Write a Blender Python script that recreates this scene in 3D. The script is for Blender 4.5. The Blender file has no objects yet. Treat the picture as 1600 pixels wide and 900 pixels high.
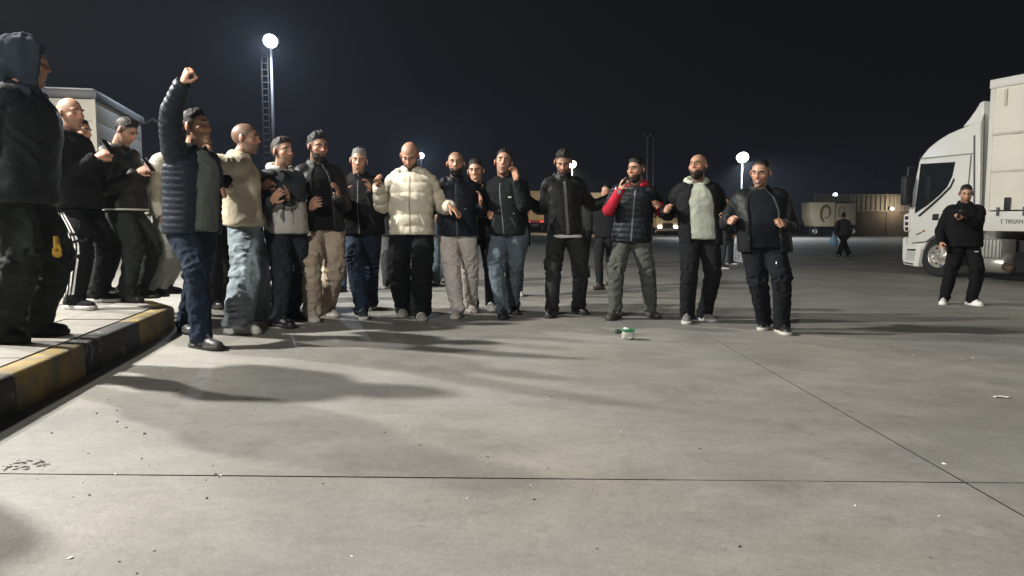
import bpy, bmesh, math, random
import numpy as np
from mathutils import Vector
from mathutils.bvhtree import BVHTree

SC = bpy.context.scene
COL = SC.collection
R = math.radians
rng = np.random.RandomState(7)
random.seed(7)

# ------------------------------------------------------------------ camera
CAM_Z, PITCH, FPX = 1.08, R(4.98), 1160.0
cam_d = bpy.data.cameras.new('camera'); cam = bpy.data.objects.new('camera', cam_d); COL.objects.link(cam)
cam.location = (0, 0, CAM_Z); cam.rotation_euler = (math.pi/2 - PITCH, 0, 0)
cam_d.sensor_width = 36; cam_d.lens = 36*FPX/1600; cam_d.clip_start = .05; cam_d.clip_end = 2000
SC.camera = cam
SC.render.engine = 'CYCLES'
SC.cycles.use_denoising = True
try: SC.cycles.denoiser = 'OPENIMAGEDENOISE'
except Exception: pass
SC.cycles.max_bounces = 5; SC.cycles.diffuse_bounces = 3; SC.cycles.glossy_bounces = 3
SC.cycles.sample_clamp_indirect = 4
SC.view_settings.view_transform = 'Standard'; SC.view_settings.look = 'None'
SC.view_settings.exposure = 0; SC.view_settings.gamma = 1

# ------------------------------------------------------------------ night sky
W = bpy.data.worlds.new('World'); SC.world = W; W.use_nodes = True
wn = W.node_tree.nodes; wl = W.node_tree.links
bg = wn['Background']; bg.inputs['Strength'].default_value = 1.0
tcw = wn.new('ShaderNodeTexCoord'); sxyz = wn.new('ShaderNodeSeparateXYZ'); wl.new(tcw.outputs['Generated'], sxyz.inputs[0])
ramp = wn.new('ShaderNodeValToRGB'); wl.new(sxyz.outputs['Z'], ramp.inputs[0])      # night glow, strongest near the horizon
ramp.color_ramp.elements[0].position = 0; ramp.color_ramp.elements[0].color = (.0078, .0086, .0118, 1)
ramp.color_ramp.elements[1].position = .42; ramp.color_ramp.elements[1].color = (.0036, .0037, .0045, 1)
e_ = ramp.color_ramp.elements.new(.16); e_.color = (.0056, .0062, .0082, 1)
wl.new(ramp.outputs[0], bg.inputs['Color'])

SC.cycles.volume_bounces = 0
# lamps of the yard are built with their masts further down (see floodlight())
KEY_W, FILL_W = 6300, 4900

# ------------------------------------------------------------------ ground shape and pixel geometry
def gz(x): return .07 - .027*np.clip(x, -10.14, 13.86)
def ray(px, py):
    a, b = (px-800)/FPX, (450-py)/FPX
    s, c = math.sin(PITCH), math.cos(PITCH)
    return np.array([a, c + b*s, -s + b*c])
def P(px, py, Y):
    d = ray(px, py); return np.array([0, 0, CAM_Z]) + d*(Y/d[1])
def G(px, py, h=0.):
    d = ray(px, py); z = h
    for _ in range(30):
        t = (z - CAM_Z)/d[2]; x = d[0]*t; z = .5*z + .5*(float(gz(x)) + h)
    return np.array([d[0]*t, d[1]*t, z])
def nrm(v):
    v = np.asarray(v, float); return v/(np.linalg.norm(v) + 1e-12)

# ------------------------------------------------------------------ materials
MATS = {}
def new_mat(name):
    m = bpy.data.materials.new(name); m.use_nodes = True
    return m, m.node_tree.nodes, m.node_tree.links, m.node_tree.nodes['Principled BSDF']
def mat(name, col, rough=.6, metal=0., var=.12, scale=6., bump=.0, bscale=60., attr=False, coat=0., sheen=0., spec=.5, stretch=None, dist=.01):
    key = (name, tuple(col), rough, metal, var, scale, bump, bscale, attr)
    if key in MATS: return MATS[key]
    m, n, l, b = new_mat(name)
    b.inputs['Roughness'].default_value = rough; b.inputs['Metallic'].default_value = metal
    b.inputs['Specular IOR Level'].default_value = spec
    if coat: b.inputs['Coat Weight'].default_value = coat
    if sheen:
        b.inputs['Sheen Weight'].default_value = sheen
    tc = n.new('ShaderNodeTexCoord')
    src = tc.outputs['Object']
    if stretch:
        mp = n.new('ShaderNodeMapping'); mp.inputs['Scale'].default_value = stretch; l.new(src, mp.inputs[0]); src = mp.outputs[0]
    nz = n.new('ShaderNodeTexNoise'); nz.inputs['Scale'].default_value = scale; nz.inputs['Detail'].default_value = 6
    nz.inputs['Roughness'].default_value = .65
    l.new(src, nz.inputs['Vector'])
    mr = n.new('ShaderNodeMapRange'); mr.inputs[1].default_value = .25; mr.inputs[2].default_value = .75
    mr.inputs[3].default_value = 1-var; mr.inputs[4].default_value = 1+var
    l.new(nz.outputs['Fac'], mr.inputs[0])
    mx = n.new('ShaderNodeVectorMath'); mx.operation = 'SCALE'; l.new(mr.outputs[0], mx.inputs['Scale'])
    if attr:
        at = n.new('ShaderNodeAttribute'); at.attribute_name = 'Col'; l.new(at.outputs['Color'], mx.inputs[0])
    else:
        mx.inputs[0].default_value = col[:3]
    l.new(mx.outputs[0], b.inputs['Base Color'])
    if bump:
        n2 = n.new('ShaderNodeTexNoise'); n2.inputs['Scale'].default_value = bscale; n2.inputs['Detail'].default_value = 5
        l.new(tc.outputs['Object'], n2.inputs['Vector'])
        bp = n.new('ShaderNodeBump'); bp.inputs['Strength'].default_value = bump; bp.inputs['Distance'].default_value = dist
        l.new(n2.outputs['Fac'], bp.inputs['Height']); l.new(bp.outputs[0], b.inputs['Normal'])
    MATS[key] = m; return m
def worn(name, col, under=(.20, .19, .17), amount=.52):
    key = (name, col)
    if key in MATS: return MATS[key]
    m, n, l, b = new_mat(name); b.inputs['Roughness'].default_value = .8
    g = n.new('ShaderNodeNewGeometry')
    def nz(sc, det, ro):
        z = n.new('ShaderNodeTexNoise'); z.inputs['Scale'].default_value = sc; z.inputs['Detail'].default_value = det; z.inputs['Roughness'].default_value = ro; l.new(g.outputs['Position'], z.inputs['Vector']); return z.outputs['Fac']
    def mr(x, a, b_, c0, d):
        q = n.new('ShaderNodeMapRange'); q.inputs[1].default_value = a; q.inputs[2].default_value = b_; q.inputs[3].default_value = c0; q.inputs[4].default_value = d; l.new(x, q.inputs[0]); return q.outputs[0]
    mx = n.new('ShaderNodeMix'); mx.data_type = 'RGBA'; mx.inputs['A'].default_value = (*col, 1); mx.inputs['B'].default_value = (*under, 1)
    l.new(mr(nz(7, 8, .72), amount, amount + .07, 0, .85), mx.inputs['Factor'])
    m2 = n.new('ShaderNodeMix'); m2.data_type = 'RGBA'; m2.inputs['B'].default_value = (.035, .03, .025, 1); l.new(mx.outputs['Result'], m2.inputs['A'])
    l.new(mr(nz(3.2, 6, .7), .46, .72, 0, .75), m2.inputs['Factor']); l.new(m2.outputs['Result'], b.inputs['Base Color'])
    bp = n.new('ShaderNodeBump'); bp.inputs['Strength'].default_value = .6; bp.inputs['Distance'].default_value = .01; l.new(nz(40, 8, .7), bp.inputs['Height']); l.new(bp.outputs[0], b.inputs['Normal'])
    MATS[key] = m; return m
def emit(name, col, strength):
    key = (name, tuple(col), strength)
    if key in MATS: return MATS[key]
    m, n, l, b = new_mat(name)
    b.inputs['Base Color'].default_value = (*col, 1); b.inputs['Emission Color'].default_value = (*col, 1)
    b.inputs['Emission Strength'].default_value = strength
    MATS[key] = m; return m
def cloth(col, kind='cotton'):
    if kind == 'nylon':  return mat('nylon', col, .55, var=.10, scale=9, bump=.4, bscale=30, spec=.28, dist=.014)
    if kind == 'denim':  return mat('denim', col, .88, var=.42, scale=5, bump=.4, bscale=34, stretch=(1.6, 1.6, .7), spec=.2, dist=.014)
    if kind == 'leather':return mat('leather', col, .42, var=.15, scale=12, bump=.3, bscale=90)
    if kind == 'rubber': return mat('rubber', col, .7, var=.15, scale=14, bump=.3, bscale=80)
    return mat('cotton', col, .9, var=.18, scale=8, bump=.32, bscale=30, spec=.18, dist=.016)

# ------------------------------------------------------------------ mesh helpers
class MB:
    def __init__(s): s.v = []; s.f = []; s.n = 0
    def add(s, V, F):
        V = np.asarray(V, float); s.v.append(V); o = s.n
        s.f += [tuple(int(i)+o for i in f) for f in F]; s.n += len(V); return s
    def loft(s, rings, cap=True, closed=False, cshape=False):
        n = len(rings[0]); m = len(rings); F = []
        for i in range(m if closed else m-1):
            a, b = i*n, ((i+1) % m)*n
            for j in range(n):
                k = (j+1) % n; F.append((a+j, a+k, b+k, b+j))
        V = np.concatenate(rings)
        if cap and not closed:
            if cshape:
                for base, rev in ((0, 1), ((m-1)*n, 0)):
                    h = n//2
                    for i in range(h-1):
                        q = (base+i, base+i+1, base+n-2-i, base+n-1-i)
                        F.append(q[::-1] if rev else q)
            else:
                c0, c1 = len(V), len(V)+1
                V = np.concatenate([V, [rings[0].mean(0)], [rings[-1].mean(0)]])
                for j in range(n):
                    k = (j+1) % n
                    F.append((c0, k, j)); F.append((c1, (m-1)*n+j, (m-1)*n+k))
        return s.add(V, F)
    def tube(s, pts, rad, n=12, flat=None, up=None):
        pts = np.asarray(pts, float); m = len(pts); rad = np.broadcast_to(np.asarray(rad, float), (m,))
        T = np.gradient(pts, axis=0); T /= np.linalg.norm(T, axis=1)[:, None] + 1e-12
        u = np.asarray(up if up is not None else ([0, 0, 1] if abs(T[0][2]) < .9 else [0, 1, 0]), float)
        rings = []; a = np.linspace(0, 2*np.pi, n, endpoint=False)
        for i in range(m):
            u = u - T[i]*np.dot(u, T[i]); u = nrm(u); w = np.cross(T[i], u)
            fu, fw = (1, 1) if flat is None else flat
            rings.append(pts[i] + rad[i]*(np.cos(a)[:, None]*u*fu + np.sin(a)[:, None]*w*fw))
        return s.loft(rings)
    def ell(s, c, r, M=np.eye(3), n=14, m=9):
        V = []; th = np.linspace(0, np.pi, m+1)[1:-1]; ph = np.linspace(0, 2*np.pi, n, endpoint=False)
        rings = [np.stack([np.sin(t)*np.cos(ph), np.sin(t)*np.sin(ph), np.full(n, -np.cos(t))], 1) for t in th]
        rings = [np.asarray(c) + (q*np.asarray(r)) @ np.asarray(M) for q in rings]
        return s.loft(rings)
    def box(s, c, size, M=np.eye(3)):
        h = np.asarray(size)/2; sg = np.array([[-1,-1,-1],[1,-1,-1],[1,1,-1],[-1,1,-1],[-1,-1,1],[1,-1,1],[1,1,1],[-1,1,1]])
        return s.add(np.asarray(c) + (sg*h) @ np.asarray(M), [(3,2,1,0),(4,5,6,7),(0,1,5,4),(1,2,6,5),(2,3,7,6),(3,0,4,7)])
    def prism(s, poly, ext):
        poly = np.asarray(poly, float); n = len(poly); ext = np.asarray(ext, float)
        V = np.concatenate([poly, poly+ext]); F = [tuple(range(n))[::-1], tuple(range(n, 2*n))]
        for i in range(n):
            k = (i+1) % n; F.append((i, k, n+k, n+i))
        return s.add(V, F)
    def verts(s): return np.concatenate(s.v) if s.v else np.zeros((0, 3))
def to_mesh(name, V, F):
    me = bpy.data.meshes.new(name); me.from_pydata([tuple(v) for v in V], [], F); me.update(); return me
def fix_normals(me):
    b = bmesh.new(); b.from_mesh(me); bmesh.ops.recalc_face_normals(b, faces=b.faces); b.to_mesh(me); b.free()
def link(name, me, m, parent=None, loc=None, kind=None, smooth=True):
    o = bpy.data.objects.new(name, me); COL.objects.link(o)
    if m is not None and not me.materials: me.materials.append(m)
    if parent is not None: o.parent = parent
    if loc is not None: o.location = loc
    if kind: o['kind'] = kind
    if smooth: me.polygons.foreach_set('use_smooth', np.ones(len(me.polygons), bool))
    return o
def obj(name, mb, m, parent=None, origin=(0, 0, 0), kind=None, smooth=False, bevel=0, fix=True):
    me = to_mesh(name, mb.verts() - np.asarray(origin), mb.f)
    b = bmesh.new(); b.from_mesh(me)
    if fix: bmesh.ops.recalc_face_normals(b, faces=b.faces)
    if bevel:
        bmesh.ops.bevel(b, geom=[e for e in b.edges if e.is_manifold and e.calc_face_angle(0) > .5], offset=bevel, segments=2, affect='EDGES', profile=.5)
    b.to_mesh(me); b.free()
    loc = origin if parent is None else None
    o = link(name, me, m, parent, loc, kind, smooth)
    if bevel and not smooth:
        me.polygons.foreach_set('use_smooth', np.ones(len(me.polygons), bool))
        try: me.set_sharp_from_angle(angle=R(35))
        except Exception: pass
    return o
def thing(name, label, cat, loc=(0, 0, 0), group=None):
    o = bpy.data.objects.new(name, None); COL.objects.link(o); o.location = loc
    o['label'] = label; o['category'] = cat
    if group: o['group'] = group
    o.empty_display_size = .1
    return o
def tag(o, label, cat, group=None):
    o['label'] = label; o['category'] = cat
    if group: o['group'] = group
    return o

def remesh(mb, voxel, smooth=2):
    me = to_mesh('tmp', mb.verts(), mb.f); fix_normals(me)
    o = bpy.data.objects.new('tmp', me); COL.objects.link(o)
    md = o.modifiers.new('r', 'REMESH'); md.mode = 'VOXEL'; md.voxel_size = voxel
    dg = bpy.context.evaluated_depsgraph_get(); dg.update()
    ev = bpy.data.meshes.new_from_object(o.evaluated_get(dg))
    bpy.data.objects.remove(o); bpy.data.meshes.remove(me)
    V = np.empty(len(ev.vertices)*3); ev.vertices.foreach_get('co', V); V = V.reshape(-1, 3)
    E = np.empty(len(ev.edges)*2, int); ev.edges.foreach_get('vertices', E); E = E.reshape(-1, 2)
    lap(V, E, smooth)
    return ev, V, E
def lap(V, E, it, f=.5):
    n = len(V); d = np.bincount(E.ravel(), minlength=n)
    for _ in range(it):
        for ax in range(3):
            s = np.bincount(E[:, 0], V[E[:, 1], ax], n) + np.bincount(E[:, 1], V[E[:, 0], ax], n)
            V[:, ax] += f*(s/np.maximum(d, 1) - V[:, ax])
def set_co(me, V):
    me.vertices.foreach_set('co', V.ravel()); me.update()
def normals(me):
    N = np.empty(len(me.vertices)*3, np.float32); me.vertex_normals.foreach_get('vector', N); return N.reshape(-1, 3).astype(float)
def set_col(me, C):
    a = me.color_attributes.new('Col', 'FLOAT_COLOR', 'POINT')
    C4 = np.ones((len(C), 4), np.float32); C4[:, :3] = C; a.data.foreach_set('color', C4.ravel())

def _h(i, j, k, s):
    x = (i*374761393 + j*668265263 + k*2147483647 + s*1274126177) & 0xffffffff
    x = ((x ^ (x >> 13))*1274126177) & 0xffffffff
    return ((x ^ (x >> 16)) & 0xffff)/65535.*2 - 1
def noise3(p, seed=0):
    p = np.asarray(p, float); i = np.floor(p).astype(np.int64); f = p - i; f = f*f*(3-2*f)
    r = 0
    for a in (0, 1):
        for b in (0, 1):
            for c in (0, 1):
                w = (f[:, 0] if a else 1-f[:, 0])*(f[:, 1] if b else 1-f[:, 1])*(f[:, 2] if c else 1-f[:, 2])
                r = r + w*_h(i[:, 0]+a, i[:, 1]+b, i[:, 2]+c, seed)
    return r
def sstep(x, a, b):
    t = np.clip((x-a)/(b-a), 0, 1); return t*t*(3-2*t)

# ------------------------------------------------------------------ heads
HEAD = [((0, -.012, .030), (.0745, .095, .088)), ((0, .020, -.020), (.063, .074, .090)), ((0, .028, -.068), (.053, .056, .048)),
        ((0, .070, -.098), (.023, .020, .019)), ((0, .066, .032), (.054, .025, .013)), ((0, .086, .010), (.0095, .020, .030)),
        ((0, .100, -.016), (.0125, .019, .012)), ((.011, .093, -.021), (.0085, .011, .0085)), ((-.011, .093, -.021), (.0085, .011, .0085)),
        ((0, .084, -.052), (.024, .013, .008)), ((0, .082, -.065), (.020, .013, .008)), ((.042, .053, -.012), (.022, .026, .020)), ((-.042, .053, -.012), (.022, .026, .020))]
def head_R(D):
    out = []
    for c, r in HEAD:
        c = np.array(c); r = np.array(r)
        a = ((D/r)**2).sum(1); b = (D*c/r**2).sum(1); cc = ((c/r)**2).sum() - 1
        disc = b*b - a*cc
        out.append(np.where(disc > 0, np.maximum((b + np.sqrt(np.maximum(disc, 0)))/a, 0), 0))
    S = np.stack(out); p = 26.
    Rr = (S**p).sum(0)**(1/p)
    for sx in (-1, 1):
        e = nrm([sx*.031, .082, .011]); ang = np.arccos(np.clip(D @ e, -1, 1))
        Rr = Rr - .0135*np.exp(-(ang/.155)**2)
    return Rr
def head_grid(n=56, m=44):
    th = np.linspace(0, np.pi, m+1)[1:-1]; ph = np.linspace(0, 2*np.pi, n, endpoint=False)
    return [np.stack([np.sin(t)*np.cos(ph), np.sin(t)*np.sin(ph), np.full(n, -np.cos(t))], 1) for t in th]
GRID = head_grid(); GR = [head_R(g) for g in GRID]
GRID_H = head_grid(104, 80); GR_H = [head_R(g) for g in GRID_H]
GRID_S = head_grid(30, 24); GR_S = [head_R(g) for g in GRID_S]
HL_Y = [-.13, -.04, -.006, .018, .045, .075, .10]; 
HAIRLINE = {'full': [-.078, -.058, .018, .022, .054, .079, .090], 'receding': [-.078, -.058, .018, .026, .076, .096, .104]}
BL_Y = [-.03, .0, .03, .06, .085, .12]; BL_Z = [.005, -.008, -.030, -.042, -.040, -.040]
def hair_mask(p, kind='full'):
    return sstep(p[:, 2] - np.interp(p[:, 1], HL_Y, HAIRLINE[kind]) + .005*noise3(p*55, 3) + .003*noise3(p*170, 4), -.007, .009)
PAINT = {'full': [-.080, -.072, -.036, -.012, .050, .077, .088], 'receding': [-.080, -.072, -.036, -.010, .070, .095, .103]}
def fade_mask(p, kind='full'):
    m = sstep(p[:, 2] - np.interp(p[:, 1], HL_Y, PAINT[kind]) + .004*noise3(p*90, 5), -.010, .012)
    return m*sstep(.0835 - np.abs(p[:, 0]), .0, .004)
def beard_mask(p):
    m = sstep(np.interp(p[:, 1], BL_Y, BL_Z) - p[:, 2], -.004, .006)*sstep(p[:, 1], -.022, -.010)
    lips = ((p[:, 0]/.021)**2 + ((p[:, 2]+.0585)/.0095)**2)
    front = p[:, 1] > .06
    m = np.where(front, m*sstep(lips, .8, 1.2), m)
    return np.where((p[:, 1] > .085) & (p[:, 2] > -.037), 0, m)

# ------------------------------------------------------------------ people
def rot_frame(yaw, pitch, roll):
    """columns: left, front, up of a head or body; yaw 0 looks at the camera, 90 to the picture's right"""
    a = R(yaw); f = np.array([math.sin(a), -math.cos(a), 0]); l = np.array([math.cos(a), math.sin(a), 0]); u = np.array([0, 0, 1.])
    p = R(pitch); f, u = f*math.cos(p) - u*math.sin(p), u*math.cos(p) + f*math.sin(p)
    r = R(roll); l, u = l*math.cos(r) + u*math.sin(r), u*math.cos(r) - l*math.sin(r)
    return l, f, u
def ik(a, t, l1, l2, pole):
    d = t - a; L = np.linalg.norm(d); Lc = min(max(L, abs(l1-l2)*1.05 + .01), (l1+l2)*.995); d = d/(L+1e-9)
    x = (l1*l1 - l2*l2 + Lc*Lc)/(2*Lc); h = math.sqrt(max(l1*l1 - x*x, 0))
    p = np.asarray(pole, float); p = nrm(p - d*np.dot(p, d))
    return a + d*x + p*h, a + d*Lc
def sup(n, w, d, e=2.4):
    a = np.linspace(0, 2*np.pi, n, endpoint=False); c, s = np.cos(a), np.sin(a)
    return np.sign(c)*np.abs(c)**(2/e)*w, np.sign(s)*np.abs(s)**(2/e)*d
def spl(pts, n):
    pts = np.asarray(pts, float); m = len(pts); out = []
    Q = np.concatenate([[2*pts[0]-pts[1]], pts, [2*pts[-1]-pts[-2]]])
    for i in range(m-1):
        p0, p1, p2, p3 = Q[i:i+4]
        for t in np.linspace(0, 1, n, endpoint=False):
            out.append(.5*(2*p1 + (p2-p0)*t + (2*p0-5*p1+4*p2-p3)*t*t + (3*p1-p0-3*p2+p3)*t**3))
    out.append(pts[-1]); return np.array(out)
def near_bones(V, segs):
    best = np.full(len(V), 1e9); T = np.zeros(len(V)); I = np.zeros(len(V), int); ANG = np.zeros((len(V), 3))
    for i, (a, b, r) in enumerate(segs):
        d = b - a; L2 = d @ d; t = np.clip((V - a) @ d/L2, -.1, 1.1); q = V - (a + np.clip(t, 0, 1)[:, None]*d)
        dist = np.linalg.norm(q, axis=1)/r
        k = dist < best; best[k] = dist[k]; T[k] = t[k]*math.sqrt(L2); I[k] = i; ANG[k] = (q/(np.linalg.norm(q, axis=1)[:, None]+1e-9))[k]
    return I, T, ANG
def garment(name, mb, segs, m, parent, org, voxel, folds=.006, puff=None, seed=0, colfn=None, freq=26):
    ev, V, E = remesh(mb, voxel, 3)
    set_co(ev, V); N = normals(ev)
    I, T, A = near_bones(V, segs)
    q = np.stack([T*np.where(I == 0, freq*.42, freq) + I*7.7 + 1.2*noise3(V*5, seed+3), A[:, 0]*1.7 + A[:, 2]*.8, A[:, 1]*1.7 + A[:, 2]*.5], 1)
    Ls = np.array([np.linalg.norm(b_ - a_) for a_, b_, _ in segs])[I]; tt = T/Ls
    wt = np.where(I == 0, .6, .5 + 1.0*np.exp(-((tt-1)/.20)**2) + .6*np.exp(-(tt/.18)**2))
    folds = folds*wt
    d = folds*1.15*(1 - 2*np.abs(noise3(q, seed))**.8) + folds*.7*noise3(V*11, seed+9) + folds*.35*noise3(q*2.3, seed+5)
    if puff:
        sp, amp = puff
        ph = (T + .006*noise3(V*14, seed+2))/sp + I*.31
        d = d*.5 + amp*(np.abs(np.sin(np.pi*ph))**.55 - .6)
        th = np.arctan2(A[:, 1], A[:, 0])
        d = d + amp*.22*noise3(np.stack([np.floor(ph)*3.1, th*5, A[:, 2]*3], 1), seed+4)
    V = V + N*d[:, None]
    lap(V, E, 1, .35)
    if colfn is not None: set_col(ev, colfn(V, T, I))
    V = V - org
    set_co(ev, V)
    ev.name = name
    o = link(name, ev, m, parent)
    return o
def bvh_of(o):
    me = o.data; V = [v.co for v in me.vertices]; return BVHTree.FromPolygons(V, [tuple(p.vertices) for p in me.polygons])
def ribbon(name, bvh, org, rows, side, width, m, parent, off=.004, cols=2, closed=False):
    """a flat strip laid on a surface: every row is (origin, direction)"""
    V = []; F = []; n = 0
    for o0, d in rows:
        row = []
        for c in np.linspace(-.5, .5, cols):
            sd = side(o0) if callable(side) else side
            h = bvh.ray_cast(Vector(o0 + sd*width*c - org), Vector(d))
            if h[0] is None: row = None; break
            row.append(np.array(h[0]) - np.asarray(d)*off)
        if row is None: continue
        V += row; n += 1
    for i in range(n if closed else n-1):
        for c in range(cols-1):
            a = i*cols + c; b = ((i+1) % n)*cols + c; F.append((a, a+1, b+1, b))
    if len(F) < 1: return None
    me = to_mesh(name, V, F); return link(name, me, m, parent)

SKIN = (.40, .225, .15)
GROUPS = {'line': 'men dancing in a line', 'kerb': 'men standing on the painted kerb', 'back': 'people standing behind the dancers', 'yard': 'men standing apart in the yard'}
def hand_mesh(mb, w, d, nrm_p, thumb, k, curl, rs=1.0):
    """palm, four fingers and a thumb; w wrist, d along the hand, nrm_p out of the palm, thumb side vector"""
    d = nrm(d); n = nrm(nrm_p - d*np.dot(nrm_p, d)); t = np.cross(n, d)
    if np.dot(t, thumb) < 0: t = -t
    k = k*1.06
    rings = []; a = np.linspace(0, 2*np.pi, 14, endpoint=False)
    for s, wd, th in ((-.02, .026, .021), (.0, .028, .019), (.03, .038, .018), (.06, .042, .016), (.085, .041, .013), (.095, .036, .009)):
        c = w + d*s*k - n*0; rings.append(c + np.cos(a)[:, None]*t*wd*k + np.sin(a)[:, None]*n*th*k)
    mb.loft(rings)
    for i, (off, L, spread) in enumerate(((.030, .070, .10), (.010, .078, .02), (-.011, .072, -.05), (-.030, .057, -.13))):
        p = w + d*.084*k + t*off*k; dr = nrm(d + t*spread); pts = [p - dr*.015*k, p]; ang = 0
        cv = curl*(1 + .08*i)
        for seg, c in ((.45, .55), (.32, .95), (.23, .65)):
            ang += cv*c*1.5
            v = dr*math.cos(ang) + n*math.sin(ang); pts.append(pts[-1] + v*L*seg*k)
        mb.tube(pts, np.array([.0095, .0092, .0088, .008, .0062])*k*rs, 8)
    p = w + d*.028*k + t*.028*k
    v1 = nrm(d*.75 + t*.75 + n*(.25+.5*curl)); v2 = nrm(d*.95 + t*(.35-.5*curl) + n*(.25+.6*curl))
    mb.tube([p - v1*.015*k, p, p + v1*.038*k, p + v1*.038*k + v2*.028*k, p + v1*.038*k + v2*.05*k], np.array([.014, .0135, .0115, .0098, .007])*k, 8)

def shoe(parent, org, p, d, k, col, sole, kind, high=False):
    """p: ground point under the ankle, d: toe direction"""
    d = nrm(np.array([d[0], d[1], 0])); l = np.array([-d[1], d[0], 0]); u = np.array([0, 0, 1.])
    st = [(-.098, .018, .055), (-.090, .032, .085), (-.06, .039, .098), (-.01, .041, .108), (.03, .043, .098), (.07, .046, .078), (.11, .049, .066), (.15, .047, .058), (.18, .038, .050), (.197, .018, .038)]
    mb = MB(); rings = []; a = np.linspace(0, np.pi, 9)
    for y, w, h in st:
        if high and y < .04: h = h + .045
        h += .012
        xs = np.cos(a)*w; zs = .014 + np.sin(a)**.75*(h-.014)
        ring = [p + d*y*k + l*x*k*(1 - .12*max(0, z/h - .5)) + u*z*k for x, z in zip(xs, zs)]
        rings.append(np.array(ring))
    mb.loft(rings)
    # tongue and laces ridge
    mb.tube([p + d*(.02*k) + u*.115*k, p + d*.06*k + u*.098*k, p + d*.10*k + u*.078*k], np.array([.018, .016, .010])*k, 8)
    sh = obj('shoe', mb, cloth(col, kind), parent, org, smooth=True) if False else link('shoe', to_mesh('shoe', mb.verts() - org, mb.f), cloth(col, kind), parent)
    fix_normals(sh.data); sh.data.polygons.foreach_set('use_smooth', np.ones(len(sh.data.polygons), bool))
    ms = MB(); rings = []
    for z, e in ((.0, .0), (.004, .003), (.026, .004), (.032, .0)):
        ring = []
        for y, w, h in st: ring.append(p + d*(y*1.02 + (e if y > 0 else -e))*k + l*(w+e)*k + u*z*k)
        for y, w, h in st[::-1]: ring.append(p + d*(y*1.02 + (e if y > 0 else -e))*k - l*(w+e)*k + u*z*k)
        rings.append(np.array(ring))
    ms.loft(rings)
    so = link('sole', to_mesh('sole', ms.verts() - org, ms.f), cloth(sole, 'rubber'), sh); fix_normals(so.data)

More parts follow.
